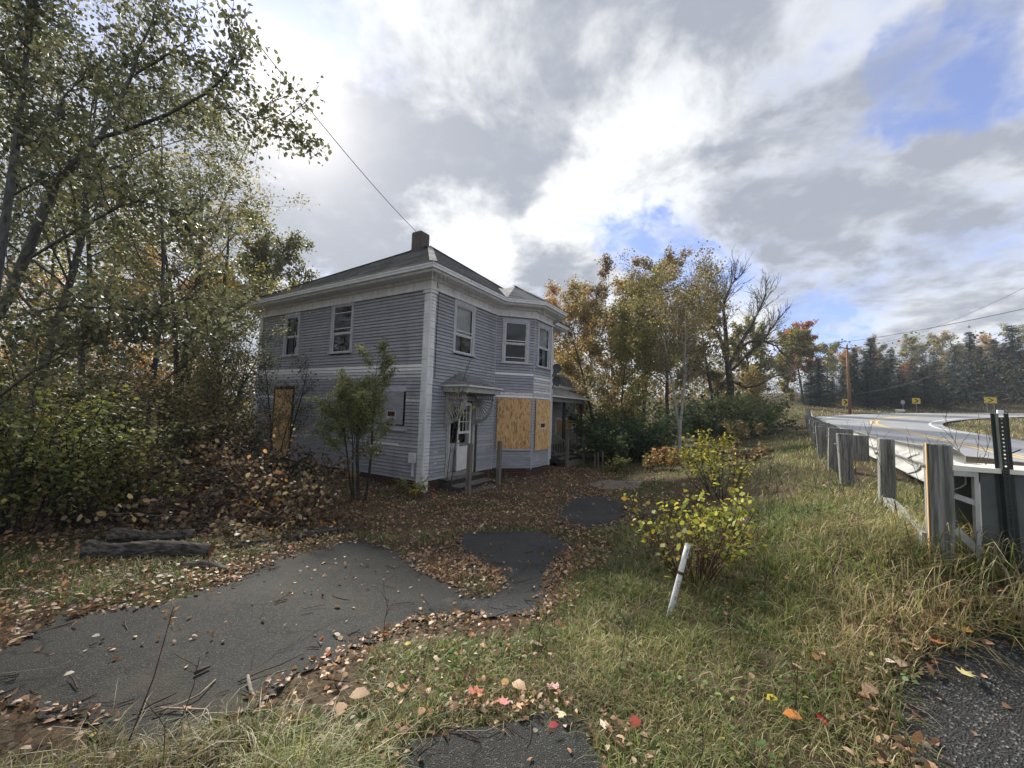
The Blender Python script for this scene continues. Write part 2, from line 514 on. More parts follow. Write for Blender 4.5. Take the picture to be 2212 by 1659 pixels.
# leaf outlines: (along, across, lift)
LEAF = {
    'oval': (np.array([[0, 0, 0], [.35, .34, .10], [.75, .27, .08], [1, 0, -.04], [.75, -.27, .08], [.35, -.34, .10]]), [[0, 1, 2, 3, 4, 5]]),
    'quad': (np.array([[0, 0, 0], [.45, .40, .10], [1, 0, 0], [.45, -.40, .10]]), [[0, 1, 2, 3]]),
    'long': (np.array([[0, 0, 0], [.4, .16, .05], [1, 0, -.08], [.4, -.16, .05]]), [[0, 1, 2, 3]]),
    'maple': (np.array([[0, 0, 0], [.12, .30, .04], [.34, .52, .12], [.40, .24, .02], [.70, .40, .10], [.72, .14, .02], [1, 0, .08], [.72, -.14, .02],
                        [.70, -.40, .10], [.40, -.24, .02], [.34, -.52, .12], [.12, -.30, .04]]), [list(range(12))]),
    'curl': (np.array([[0, 0, .0], [.3, .30, .22], [.7, .26, .26], [1, 0, .12], [.7, -.26, .16], [.3, -.30, .12]]), [[0, 1, 2, 5], [2, 3, 4, 5]]),
    'curl2': (np.array([[0, 0, .05], [.28, .17, .20], [.66, .20, .10], [1, .04, .26], [.62, -.15, .14], [.3, -.20, .02]]), [[0, 1, 2, 5], [2, 3, 4, 5]]),
}


def leaf_geo(P, size, rng, shape='quad', updir=0.0, droop=0.0, flat=None):
    """returns V, F for a leaf at each point; flat: bias of the leaf plane to horizontal"""
    T, faces = LEAF[shape]
    n = len(P)
    d = rng.normal(size=(n, 3))
    d[:, 2] = d[:, 2] * (.35 if flat else 1.0) + updir - droop
    d = unit(d)
    w = rng.normal(size=(n, 3))
    if flat:
        nrm = np.tile(np.array([0, 0, 1.0]), (n, 1)) + rng.normal(size=(n, 3)) * flat
        w = np.cross(nrm, d)
    else:
        w = np.cross(w, d)
    w = unit(w)
    u = np.cross(d, w)
    size = np.asarray(size)[:, None, None] * np.ones((n, 1, 1))
    V = P[:, None, :] + size * (T[None, :, 0:1] * d[:, None, :] + T[None, :, 1:2] * w[:, None, :] + T[None, :, 2:3] * u[:, None, :])
    k = len(T)
    F = np.concatenate([np.array(f)[None, :] + (np.arange(n) * k)[:, None] for f in faces])
    return V.reshape(-1, 3), F, k


def pick_colors(rng, n, palette, jitter=.25):
    pal = np.array([p[:3] for p in palette])
    wts = np.array([p[3] for p in palette], dtype=float)
    idx = rng.choice(len(pal), n, p=wts / wts.sum())
    c = pal[idx] * (1 + jitter * rng.normal(size=(n, 1))).clip(.35, 2.0)
    return c.clip(.004, .9)


def leaves_object(name, P, size, palette, seed, shape, mat, parent=None, origin=(0, 0, 0), clump=None, **kw):
    rng = np.random.default_rng(seed)
    V, F, k = leaf_geo(P, size, rng, shape, **kw)
    c = pick_colors(rng, len(P), palette)
    if clump is not None:
        c = c * clump[:, None]
    me = np_mesh(name, V - np.array(origin), F, np.repeat(c, k, axis=0))
    return link(name, me, mat, parent)


def tubes_np(polys, sides=5):
    """polys: list of (pts (k,3), radii (k)). returns V, F(quads)"""
    Vs, Fs, off = [], [], 0
    ang = np.arange(sides) * 2 * np.pi / sides
    ca, sa = np.cos(ang), np.sin(ang)
    for pts, rad in polys:
        pts = np.asarray(pts, dtype=float)
        k = len(pts)
        d = np.gradient(pts, axis=0)
        d = unit(d)
        ref = np.where(np.abs(d[:, 2:3]) > .9, np.array([[1.0, 0, 0]]), np.array([[0, 0, 1.0]]))
        a = unit(np.cross(d, ref))
        b = np.cross(d, a)
        ring = pts[:, None, :] + np.asarray(rad)[:, None, None] * (a[:, None, :] * ca[None, :, None] + b[:, None, :] * sa[None, :, None])
        Vs.append(ring.reshape(-1, 3))
        i, j = np.meshgrid(np.arange(k - 1), np.arange(sides), indexing='ij')
        q = np.stack([i * sides + j, i * sides + (j + 1) % sides, (i + 1) * sides + (j + 1) % sides, (i + 1) * sides + j], axis=-1).reshape(-1, 4)
        Fs.append(q + off)
        off += k * sides
    return np.concatenate(Vs), np.concatenate(Fs)


def tubes_object(name, polys, mat, parent=None, origin=(0, 0, 0), sides=5, extra=None):
    V, F = tubes_np(polys, sides)
    if extra is not None:
        V2, F2 = tubes_np(extra, 3)
        F = np.concatenate([F, F2 + len(V)])
        V = np.concatenate([V, V2])
    me = np_mesh(name, V - np.array(origin), F, smooth=True)
    return link(name, me, mat, parent)


# ------------------------------------------------------------------ road centre line and terrain
HEAD0, RAD = R(34.0), 40.0
PS = np.array([15.5, 11.9])
TIP_S = 19.0                                # straight until here, then the bend
d0 = np.array([math.sin(HEAD0), math.cos(HEAD0)])
PC = PS + TIP_S * d0
CC = PC + RAD * np.array([math.cos(HEAD0), -math.sin(HEAD0)])


def road_pt(s):
    """centre point, right-hand normal, height"""
    zc = float(np.interp(s, [-60, -20, 0, 22, 54, 85, 130], [.25, .42, .65, 1.38, 2.85, 3.8, 4.6]))
    if s < TIP_S:
        return PS + s * d0, np.array([math.cos(HEAD0), -math.sin(HEAD0)]), zc
    h = HEAD0 + (s - TIP_S) / RAD
    h = min(h, R(135))
    nrm = np.array([math.cos(h), -math.sin(h)])
    p = CC - RAD * nrm
    over = (s - TIP_S) - (R(135) - HEAD0) * RAD
    if over > 0:
        p = p + over * np.array([math.sin(h), math.cos(h)])
    return p, nrm, zc


def road_z(s, off):
    return road_pt(s)[2] - off * .035


RAIL = [(2.98, 2.75, .72), (4.0, 4.2, .68), (4.96, 5.8, .66), (6.05, 7.4, .68), (7.15, 9.0, .70), (8.4, 10.6, .74), (22.6, 30.0, 1.18), (29.0, 38.5, 1.75)]
ctl = [(0, 0, 0), (0, 1.5, 0), (-2, 1.5, -.02), (1.2, .5, .06), (-5, 0, 0), (-10, -3, .1), (5, -3, .42), (0, -6, .2),
       (0, 4, -.25), (-3, 4, -.25), (-6, 5, -.28), (0, 7, -.5), (-4, 8, -.58), (-2.4, 10.5, -.74), (0, 11.5, -.79), (1, 14.5, -.74), (2.3, 17.3, -.85),
       (3.4, 19.3, -.86), (-10, 15, -.78), (-8, 10, -.60), (-6, 12.6, -.66), (0, 24, -.95), (-15, 25, -.9), (5, 30, -1.0), (-12, 6, -.25), (-20, 10, -.3), (-30, 30, -.8),
       (1.3, 3.2, .02), (2, 6, -.2), (2.2, 9, -.6), (3.6, 9, -.25), (4.9, 8.4, .28), (4.6, 12.5, -.55), (6.6, 12, .12), (5.5, 17, -.75), (9.5, 18, .0),
       (8, 24, -.7), (15, 29, .1), (11, 32, -.75), (20, 38, .6), (2.2, 1.2, .16), (3.2, 2.0, .34), (2.2, 3, .28), (3.4, 5.5, .30), (5.2, 1.5, .52),
       (12, 48, .3), (25, 52, 2.0), (40, 60, 3.6), (60, 62, 4.6), (80, 50, 5.2), (0, 60, -.6), (-40, 60, -.5), (0, 120, 2), (60, 120, 8), (120, 90, 8),
       (-100, 100, 2), (-120, 0, 0), (0, -120, 0), (120, -40, 1), (150, 20, 3), (-200, 250, 4), (200, 250, 14), (0, 280, 6), (250, 0, 3), (-250, -200, 0), (250, -250, 0), (-280, 40, 0),
       (0, -290, 0)]
ctl += [(x, y, z) for x, y, z in RAIL]
for s_ in (-40, -25, -10, 0, 10, 20, 30, 40, 52, 65, 80, 100):
    p_, n_, z_ = road_pt(s_)
    for off in (-4.6, 0, 4.6):
        q_ = p_ + n_ * off
        if math.hypot(q_[0], q_[1]) > 4:
            ctl.append((q_[0], q_[1], road_z(s_, off) - .12))
p_, n_, z_ = road_pt(40)
ctl.append((CC[0], CC[1], 1.2))
ctl.append((33, 20, .75))
CTL = np.array(ctl, dtype=float)


def _k(r2):
    return .5 * r2 * np.log(r2 + 1e-9)


_n = len(CTL)
_M = np.zeros((_n + 3, _n + 3))
_r2 = ((CTL[:, None, :2] - CTL[None, :, :2]) ** 2).sum(-1)
_M[:_n, :_n] = _k(_r2) + np.eye(_n) * .08
_M[:_n, _n] = 1
_M[:_n, _n + 1:] = CTL[:, :2]
_M[_n, :_n] = 1
_M[_n + 1:, :_n] = CTL[:, :2].T
_W = np.linalg.solve(_M, np.concatenate([CTL[:, 2], np.zeros(3)]))


def tz(xy):
    xy = np.atleast_2d(np.asarray(xy, dtype=float))
    o_ = np.empty(len(xy))
    for i in range(0, len(xy), 20000):
        q = xy[i:i + 20000]
        r2 = ((q[:, None, :] - CTL[None, :, :2]) ** 2).sum(-1)
        o_[i:i + 20000] = _k(r2) @ _W[:_n] + _W[_n] + q @ _W[_n + 1:]
    return o_


def gz(x, y):
    return float(tz([(x, y)])[0])


def gpt(px, py):
    """where the sight line through this picture point meets the ground"""
    d = view_dir(px, py)
    t = np.concatenate([np.arange(.8, 12, .04), np.arange(12, 120, .25)])
    P = np.stack([d.x * t, d.y * t], axis=1)
    h = CAM_Z + d.z * t - tz(P)
    i = int(np.argmax(h < 0)) if (h < 0).any() else len(t) - 1
    return np.array([d.x * t[i], d.y * t[i]])


def gbase(px, Y):
    """ground point seen in column px at distance Y"""
    x = (px - IMW / 2) / FPX * Y
    for _ in range(3):
        z0 = gz(x, Y)
        yy = IMH / 2 + FPX * math.tan(PITCH) - (z0 - CAM_Z) / Y * FPX
        x = (px - IMW / 2 + (yy - IMH / 2) * ROLL) / FPX * Y
    return np.array([x, Y, z0])


def in_poly(P, poly):
    x, y = P[:, 0], P[:, 1]
    ins = np.zeros(len(P), dtype=bool)
    n = len(poly)
    j = n - 1
    for i in range(n):
        xi, yi = poly[i]
        xj, yj = poly[j]
        c = ((yi > y) != (yj > y)) & (x < (xj - xi) * (y - yi) / (yj - yi + 1e-12) + xi)
        ins ^= c
        j = i
    return ins


def vnoise(P, scale, seed):
    """smooth value noise in the plane, about 0..1"""
    rs = np.random.default_rng(seed)
    tab = rs.random((64, 64))
    q = np.asarray(P) * scale
    i = np.floor(q).astype(int)
    f = q - i
    f = f * f * (3 - 2 * f)
    a = tab[i[:, 0] % 64, i[:, 1] % 64]
    b_ = tab[(i[:, 0] + 1) % 64, i[:, 1] % 64]
    c_ = tab[i[:, 0] % 64, (i[:, 1] + 1) % 64]
    d_ = tab[(i[:, 0] + 1) % 64, (i[:, 1] + 1) % 64]
    return (a * (1 - f[:, 0]) + b_ * f[:, 0]) * (1 - f[:, 1]) + (c_ * (1 - f[:, 0]) + d_ * f[:, 0]) * f[:, 1]


def edge_dist(P, poly):
    """signed distance to a polygon, positive inside"""
    pl_ = np.asarray(poly)
    dmin = np.full(len(P), 1e9)
    for i in range(len(pl_)):
        a, b_ = pl_[i], pl_[(i + 1) % len(pl_)]
        ab = b_ - a
        t = (((P - a) @ ab) / (ab @ ab + 1e-12)).clip(0, 1)
        dmin = np.minimum(dmin, np.linalg.norm(P - (a + t[:, None] * ab), axis=1))
    return np.where(in_poly(P, pl_), dmin, -dmin)


def sheet(name, poly, mat, lift, step=.12, wob=.10, nscale=2.2, seed=1):
    """asphalt laid on the ground, broken at its edge"""
    poly = np.asarray(poly)
    lo, hi = poly.min(0) - .3, poly.max(0) + .3
    nx, ny = int((hi[0] - lo[0]) / step) + 2, int((hi[1] - lo[1]) / step) + 2
    X, Y = np.meshgrid(lo[0] + np.arange(nx) * step, lo[1] + np.arange(ny) * step, indexing='ij')
    P = np.stack([X.ravel(), Y.ravel()], axis=1)
    D = edge_dist(P, poly) + (vnoise(P, nscale, seed) - .5) * 2 * wob + (vnoise(P, nscale * 3.1, seed + 9) - .5) * wob
    # pull boundary vertices onto the edge
    Z = tz(P) + lift
    inside = D > 0
    D2 = D.reshape(nx, ny)
    gxd, gyd = np.gradient(D2, step)
    gl_ = np.maximum(np.sqrt(gxd ** 2 + gyd ** 2), .3)
    nearb = (np.abs(D) < step * .75)
    P2 = P.copy()
    P2[nearb, 0] -= (D2 * gxd / gl_ ** 2).ravel()[nearb].clip(-step * .5, step * .5)
    P2[nearb, 1] -= (D2 * gyd / gl_ ** 2).ravel()[nearb].clip(-step * .5, step * .5)
    i, j = np.meshgrid(np.arange(nx - 1), np.arange(ny - 1), indexing='ij')
    q = np.stack([i * ny + j, (i + 1) * ny + j, (i + 1) * ny + j + 1, i * ny + j + 1], axis=-1).reshape(-1, 4)
    ok = (D > -step * .75)
    q = q[ok[q].all(1)]
    used = np.unique(q)
    remap = np.zeros(len(P), dtype=int)
    remap[used] = np.arange(len(used))
    me = np_mesh(name, np.column_stack([P2, Z])[used], remap[q], smooth=True)
    return link(name, me, mat), poly


def PX(pts):
    return np.array([gpt(*p) for p in pts])

# ------------------------------------------------------------------ driveway, entrance apron, county road
DRIVE = PX([(-260, 1560), (0, 1402), (130, 1338), (340, 1305), (480, 1262), (590, 1212), (770, 1166), (860, 1188), (905, 1228), (985, 1262), (1070, 1300), (1040, 1330),
            (900, 1345), (780, 1395), (690, 1440), (593, 1481), (540, 1548), (455, 1588), (300, 1640), (222, 1640), (214, 1572), (0, 1527), (-260, 1610)])
PATCH = PX([(972, 1168), (1010, 1150), (1150, 1147), (1215, 1165), (1242, 1190), (1212, 1215), (1192, 1245), (1188, 1295), (1165, 1335), (1085, 1345), (1000, 1335),
            (960, 1300), (1040, 1290), (1082, 1270), (1062, 1240), (1000, 1205)])
PATCH2 = PX([(1192, 1107), (1232, 1076), (1290, 1070), (1345, 1083), (1366, 1108), (1340, 1132), (1262, 1146), (1215, 1132)])
PATCH3 = PX([(1262, 1046), (1315, 1038), (1385, 1040), (1390, 1055), (1300, 1058)])
APRON = PX([(780, 1900), (830, 1650), (880, 1600), (960, 1572), (1060, 1556), (1200, 1560), (1290, 1598), (1330, 1650), (1380, 1900)])
CORNER = PX([(2500, 1385), (2212, 1388), (2100, 1396), (1985, 1432), (1930, 1475), (1902, 1540), (1935, 1600), (1990, 1660), (2080, 1900), (2700, 1900)])
HARD = [DRIVE, PATCH, PATCH2, PATCH3, APRON, CORNER]

# ------------------------------------------------------------------ ground sheet
g = np.linspace(-1, 1, 281)
gx = np.sinh(g * 5.2) / math.sinh(5.2) * 300
GX, GY = np.meshgrid(gx, gx + 4.0, indexing='ij')
GP = np.stack([GX.ravel(), GY.ravel()], axis=1)
GZ = tz(GP)
near = np.exp(-(GP ** 2).sum(1) / 600)
hdg = np.full(len(GP), -9.0)
nr_ = (np.abs(GP) < 25).all(1)
for poly in HARD:
    hdg[nr_] = np.maximum(hdg[nr_], edge_dist(GP[nr_], poly))
near = near * ((-.25 - hdg) / .6).clip(0, 1)
GZ = GZ + (vnoise(GP, 1.7, 3) - .5) * .05 * near + (vnoise(GP, 5.0, 4) - .5) * .02 * near
nn = len(gx)
ii, jj = np.meshgrid(np.arange(nn - 1), np.arange(nn - 1), indexing='ij')
GF = np.stack([ii * nn + jj, (ii + 1) * nn + jj, (ii + 1) * nn + jj + 1, ii * nn + jj + 1], axis=-1).reshape(-1, 4)
ground = link('ground', np_mesh('ground', np.column_stack([GP, GZ - .004 - .05 * (hdg / .5 - .3).clip(0, 1)]), GF, smooth=True), 'soil')
props(ground, 'leaf strewn earth of the overgrown yard and bank', 'ground', kind='structure')



for nm, poly, mt, wob, sd_, lab in (('driveway', DRIVE, 'asphalt', .11, 1, None), ('driveway', PATCH, 'asphalt_skylit', .10, 2, None), ('driveway', PATCH2, 'asphalt_skylit', .12, 3, None),
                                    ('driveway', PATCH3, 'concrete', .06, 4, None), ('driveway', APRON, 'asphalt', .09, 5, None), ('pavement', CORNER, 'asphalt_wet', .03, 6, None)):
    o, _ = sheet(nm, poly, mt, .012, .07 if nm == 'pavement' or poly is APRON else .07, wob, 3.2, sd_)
    props(o, kind='structure')


def strip(name, offs, s0, s1, mat, lift, step=1.2, dash=None, parent=None):
    mb = MB()
    ss = np.arange(s0, s1 + .01, step)
    base = 0
    for s in ss:
        p, n_, z_ = road_pt(s)
        for o_ in offs:
            q = p + n_ * o_
            mb.v.append((q[0], q[1], z_ - o_ * .035 + lift))
    k = len(offs)
    for i in range(len(ss) - 1):
        for j in range(k - 1):
            a = i * k + j
            mb.f.append((a, a + 1, a + k + 1, a + k))
    return mb.build(name, mat, parent, smooth=True)


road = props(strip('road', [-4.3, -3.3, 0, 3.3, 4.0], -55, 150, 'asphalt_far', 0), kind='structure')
for offs in ((-3.36, -3.22), (3.22, 3.36)):
    props(strip('edge_line', offs, -55, 150, 'paint_white', .005, parent=road))
for offs in ((-.24, -.10), (.10, .24)):
    props(strip('centre_line', offs, -55, 150, 'paint_yellow', .005, parent=road))

# ------------------------------------------------------------------ house
YAW = .5463
HC = (-2.354, 10.822)
ZB, ZT = -.457, 4.893                     # bottom of the siding, bottom of the frieze
LA, LF = 9.08, 8.0
house = empty('house', (HC[0], HC[1], 0), -YAW, 'weathered grey two storey clapboard house with hip roof and boarded windows', 'house')
q2 = math.sqrt(.5)
b0, bs, bu = 3.34, 1.42, 1.39
bp = bs * q2
WALL = {  # origin (n, t), direction, outward normal, length
    'left': ((0, 0), (-1, 0), (0, -1), LA),
    'front': ((0, 0), (0, 1), (1, 0), b0),
    'bay_near': ((0, b0), (q2, q2), (q2, -q2), bs),
    'bay_front': ((bp, b0 + bp), (0, 1), (1, 0), bu),
    'bay_far': ((bp, b0 + bp + bu), (-q2, q2), (q2, q2), bs),
    'front_far': ((0, b0 + 2 * bp + bu), (0, 1), (1, 0), LF - b0 - 2 * bp - bu),
    'right': ((0, LF), (-1, 0), (0, 1), LA),
    'back': ((-LA, 0), (0, 1), (-1, 0), LF),
}


def wp(w, s, d, z):
    o_, dr, nm_, _ = WALL[w]
    return (o_[0] + dr[0] * s + nm_[0] * d, o_[1] + dr[1] * s + nm_[1] * d, z)


def wbox(mb, w, s0, s1, d0, d1, z0, z1):
    a = [wp(w, s0, d1, z0), wp(w, s1, d1, z0), wp(w, s1, d0, z0), wp(w, s0, d0, z0)]
    mb.hexa(a + [wp(w, s0, d1, z1), wp(w, s1, d1, z1), wp(w, s1, d0, z1), wp(w, s0, d0, z1)])


# openings: (s0, s1, z0, z1)
OPEN = {
    'left': [(6.42, 7.22, 3.30, 4.72), (3.40, 4.36, 3.28, 4.83), (6.44, 7.60, -.40, 2.02), (.82, 1.92, 1.06, 2.00)],
    'front': [(1.10, 1.95, 3.28, 4.72), (.98, 2.12, -.34, 1.80)],
    'bay_near': [(.33, 1.11, 3.25, 4.68), (.28, 1.22, .35, 1.85)],
    'bay_front': [(.30, 1.14, 3.20, 4.66), (.28, 1.20, .35, 1.85)],
}
EXPO = .0985
rs = random.Random(11)
boards = []


def clap_mat(w, s0, s1, z):
    if w == 'left':
        if 2.44 < z < 2.56 or 2.64 < z < 2.76:
            return 'siding_white' if z > 2.6 or s1 < 4 else 'siding_worn'
        if 2.30 < z <= 2.44 and s1 < 5:
            return 'siding_worn'
        if 1.72 < z < 1.84:
            return 'siding_white' if s0 > 3 else 'siding_worn'
        if .40 < z < .58:
            return 'siding' if rs.random() < .75 else 'siding_worn'
    if w == 'bay_near' and (2.79 < z < 2.93 or 2.03 < z < 2.22):
        return 'siding_white'
    if w == 'bay_front' and (2.0 < z < 2.86):
        return ('siding_white', 'siding_worn', 'siding_white', 'siding_worn', 'siding_worn')[int(z * 10) % 5]
    if w in ('front',) and z < 1.0 and rs.random() < .35:
        return 'siding_grey'
    return 'siding'


for w in ('left', 'front', 'bay_near', 'bay_front', 'bay_far', 'front_far', 'right'):
    L = WALL[w][3]
    nrow = int((ZT - ZB) / EXPO) + 1
    for k in range(nrow):
        z0 = ZB + k * EXPO
        z1 = min(z0 + EXPO - .009, ZT + .02)  # slot left under each board so dark sheathing draws a shadow line
        segs = [(.02 if w == 'left' else 0.0, L)]
        for (a, b_, c_, d_) in OPEN.get(w, []):
            a, b_, c_, d_ = a - .06, b_ + .06, c_ - .05, d_ + .06
            if z0 + EXPO * .5 > c_ and z0 + EXPO * .5 < d_:
                new = []
                for (p, q) in segs:
                    if b_ <= p or a >= q:
                        new.append((p, q))
                    else:
                        if a - p > .03:
                            new.append((p, a))
                        if q - b_ > .03:
                            new.append((b_, q))
                segs = new
        for (p, q) in segs:
            boards.append((q - p, w, p, q, z0, z1))
vis = [b_ for b_ in boards if b_[1] in ('left', 'front', 'bay_near', 'bay_front')]
vis.sort(key=lambda b_: -b_[0])
keep = vis[:300]
rest = vis[300:] + [b_ for b_ in boards if b_[1] not in ('left', 'front', 'bay_near', 'bay_front')]


def clap(mb, w, p, q, z0, z1, j=0.0):
    lo, hi = .036 + j, .012
    a = [wp(w, p, lo, z0), wp(w, q, lo, z0), wp(w, q, -.004, z0), wp(w, p, -.004, z0)]
    mb.hexa(a + [wp(w, p, hi, z1), wp(w, q, hi, z1), wp(w, q, -.004, z1), wp(w, p, -.004, z1)])


for (ln, w, p, q, z0, z1) in keep:
    mb = MB()
    clap(mb, w, p, q, z0 + rs.uniform(-.002, .002), z1, rs.uniform(-.003, .004))
    mb.build('clapboard', clap_mat(w, p, q, z0 + .05), house)
mb = MB()
for (ln, w, p, q, z0, z1) in rest:
    clap(mb, w, p, q, z0, z1)
props(mb.build('clapboards', 'siding', house), kind='stuff')
# bare patch where a board has lost its paint
mb = MB()
wbox(mb, 'left', .95, 2.15, .020, .029, .435, .51)
wbox(mb, 'left', 1.25, 1.95, .020, .029, .53, .56)
mb.build('primer_patch', 'siding_white', house)
mb = MB()
wbox(mb, 'front', 4.0 - 4.0 + .35, .55, .018, .030, .30, .36)
wbox(mb, 'front', .42, .50, .018, .030, -.02, .02)
mb.build('primer_patch', 'siding_white', house)

# sheathing behind the boards, with the openings left open
mb = MB()
for w, (o_, dr, nm_, L) in WALL.items():
    xs = sorted({0.0, L, *[v for op in OPEN.get(w, []) for v in op[:2]]})
    zs = sorted({ZB, ZT + .55, *[v for op in OPEN.get(w, []) for v in op[2:]]})
    for i in range(len(xs) - 1):
        for j in range(len(zs) - 1):
            xm, zm = (xs[i] + xs[i + 1]) / 2, (zs[j] + zs[j + 1]) / 2
            if any(a < xm < b_ and c_ < zm < d_ for (a, b_, c_, d_) in OPEN.get(w, [])):
                continue
            mb.quad(wp(w, xs[i], -.006, zs[j]), wp(w, xs[i + 1], -.006, zs[j]), wp(w, xs[i + 1], -.006, zs[j + 1]), wp(w, xs[i], -.006, zs[j + 1]))
for w in ('left', 'front', 'bay_near', 'bay_front'):
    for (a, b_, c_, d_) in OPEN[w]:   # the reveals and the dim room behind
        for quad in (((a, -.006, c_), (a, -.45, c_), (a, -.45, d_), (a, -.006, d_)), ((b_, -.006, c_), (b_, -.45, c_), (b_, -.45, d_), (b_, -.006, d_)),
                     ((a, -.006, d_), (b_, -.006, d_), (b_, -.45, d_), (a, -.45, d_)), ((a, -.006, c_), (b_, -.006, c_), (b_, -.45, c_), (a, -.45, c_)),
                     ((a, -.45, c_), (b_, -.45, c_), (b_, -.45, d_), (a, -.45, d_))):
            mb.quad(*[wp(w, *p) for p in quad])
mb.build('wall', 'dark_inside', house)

# trim
mb = MB()
wbox(mb, 'left', -.031, .20, -.01, .035, ZB - .28, ZT - .02)
mb.build('corner_board', 'trim', house)
mb = MB()
wbox(mb, 'front', .0, .19, -.01, .034, ZB - .28, ZT - .02)
mb.build('corner_board', 'trim', house)
mb = MB()
wbox(mb, 'left', LA - .17, LA + .03, -.01, .035, ZB - .1, ZT)
mb.build('corner_board', 'trim', house)
mb = MB()   # capital of the near corner
wbox(mb, 'left', -.06, .24, -.01, .065, ZT - .11, ZT - .03)
wbox(mb, 'front', -.0, .225, -.01, .063, ZT - .11, ZT - .03)
wbox(mb, 'left', -.045, .22, -.01, .048, ZT - .30, ZT - .27)
wbox(mb, 'front', -.0, .205, -.01, .046, ZT - .30, ZT - .27)
mb.build('corner_capital', 'trim', house)
for s_ in (0.0, bs):
    mb = MB()
    p = wp('bay_near', s_, .012, 0)
    mb.tube([(p[0], p[1], ZB - .05), (p[0], p[1], ZT)], .022, 6)
    mb.build('corner_bead', 'trim_lilac', house)
mb = MB()
p = wp('bay_front', bu, .0, 0)
mb.box(p[0] - .06, p[0] + .035, p[1] - .03, p[1] + .045, ZB - .02, ZT)
mb.build('corner_board', 'trim', house)
mb = MB()
mb.box(-.10, .034, LF - .10, LF + .034, ZB - .1, ZT)
mb.build('corner_board', 'trim', house)

# eaves follow the plan outline including the bay
OUT = [(-LA, 0), (0, 0), (0, b0), (bp, b0 + bp), (bp, b0 + bp + bu), (0, b0 + 2 * bp + bu), (0, LF), (-LA, LF)]


def offset_outline(d):
    n = len(OUT)
    res = []
    for i in range(n):
        p0, p1, p2 = [Vector(OUT[(i + k) % n]) for k in (-1, 0, 1)]
        e1, e2 = (p1 - p0).normalized(), (p2 - p1).normalized()
        n1, n2 = Vector((e1.y, -e1.x)), Vector((e2.y, -e2.x))
        m_ = (n1 + n2)
        m_ = m_ / (1 + n1.dot(n2)) if m_.length > 1e-4 else n1
        res.append((p1.x + m_.x * d, p1.y + m_.y * d))
    return res


def band(name, mat, d0, d1, z0, z1, zi0=None, zi1=None):
    """ring of boards round the house between two offsets"""
    A0, A1 = offset_outline(d0), offset_outline(d1)
    zi0 = z0 if zi0 is None else zi0
    zi1 = z1 if zi1 is None else zi1
    obs = []
    n = len(OUT)
    for i in range(n):
        j = (i + 1) % n
        mb = MB()
        mb.hexa([(*A1[i], z0), (*A1[j], z0), (*A0[j], zi0), (*A0[i], zi0), (*A1[i], z1), (*A1[j], z1), (*A0[j], zi1), (*A0[i], zi1)])
        obs.append(mb.build(name, mat, house))
    return obs


OV = .46
band('frieze', 'trim', -.01, .045, ZT - .015, ZT + .31)
band('frieze_moulding', 'trim', .046, .075, ZT - .02, ZT + .055)
band('bed_moulding', 'trim_grey', .046, .12, ZT + .25, ZT + .33, ZT + .22, ZT + .33)
band('soffit', 'trim_grey', .02, OV, ZT + .315, ZT + .335)
band('fascia', 'trim', OV - .03, OV, ZT + .305, ZT + .375)
band('crown_moulding', 'trim_grey', OV - .05, OV + .08, ZT + .376, ZT + .49)
band('drip_edge', 'trim', OV + .081, OV + .095, ZT + .455, ZT + .515)

ZE = ZT + .50
PK, RISE = 8.37, 8.37 - ZE


def courses(mb, uv, e0, e1, t1, t0, expo=.14, th=.014, uoff=0.0):
    """shingle courses between an eave e0-e1 and a top t0-t1 (equal for a triangle)"""
    e0, e1, t0, t1 = map(Vector, (e0, e1, t0, t1))
    nrm = (e1 - e0).cross(t0 - e0 if (t0 - e0).length > 0 else t1 - e0).normalized()
    if nrm.z < 0:
        nrm = -nrm
    ax = (e1 - e0).normalized()
    h = ((t0 - e0) - ax * (t0 - e0).dot(ax)).length
    k = max(1, int(round(h / expo)))
    for i in range(k):
        f0, f1 = i / k, min(1, (i + 1) / k)
        a, b_ = e0.lerp(t0, f0), e1.lerp(t1, f0)
        c_, d_ = e1.lerp(t1, f1), e0.lerp(t0, f1)
        a2, b2 = a + nrm * th, b_ + nrm * th
        for quad in ((a2, b2, c_, d_), (a, b_, b2, a2)):
            if (quad[0] - quad[1]).length < 1e-3:
                continue
            mb.quad(*quad)
            for p in quad:
                uv.append(((p - e0).dot(ax) + uoff, f0 * h + (.07 if p in (c_, d_) else 0.0) + .02))
    return mb


def roof(name, faces, mat, parent, expo=.14):
    mb, uv = MB(), []
    for i, f in enumerate(faces):
        courses(mb, uv, *f, expo=expo, uoff=i * 3.7)
    return mb.build(name, mat, parent, uv=uv)


O5 = .555
E = {'nl': (O5, -O5, ZE), 'fl': (-LA - O5, -O5, ZE), 'nr': (O5, LF + O5, ZE), 'fr': (-LA - O5, LF + O5, ZE)}
rd = LF / 2
R0, R1 = (-rd, LF / 2, PK), (-LA + rd, LF / 2, PK)
main_roof = roof('roof', [(E['fl'], E['nl'], R0, R1), (E['nl'], E['nr'], R0, R0), (E['nr'], E['fr'], R1, R0), (E['fr'], E['fl'], R1, R1)], 'shingle', house)
# hip caps
for a, b_ in ((E['nl'], R0), (E['nr'], R0), (E['fl'], R1), (E['fr'], R1), (R0, R1)):
    mb = MB()
    av, bv = Vector(a) + Vector((0, 0, .02)), Vector(b_) + Vector((0, 0, .025))
    mb.bar(av, bv, .20, .018)
    mb.build('ridge_cap', 'shingle', main_roof)
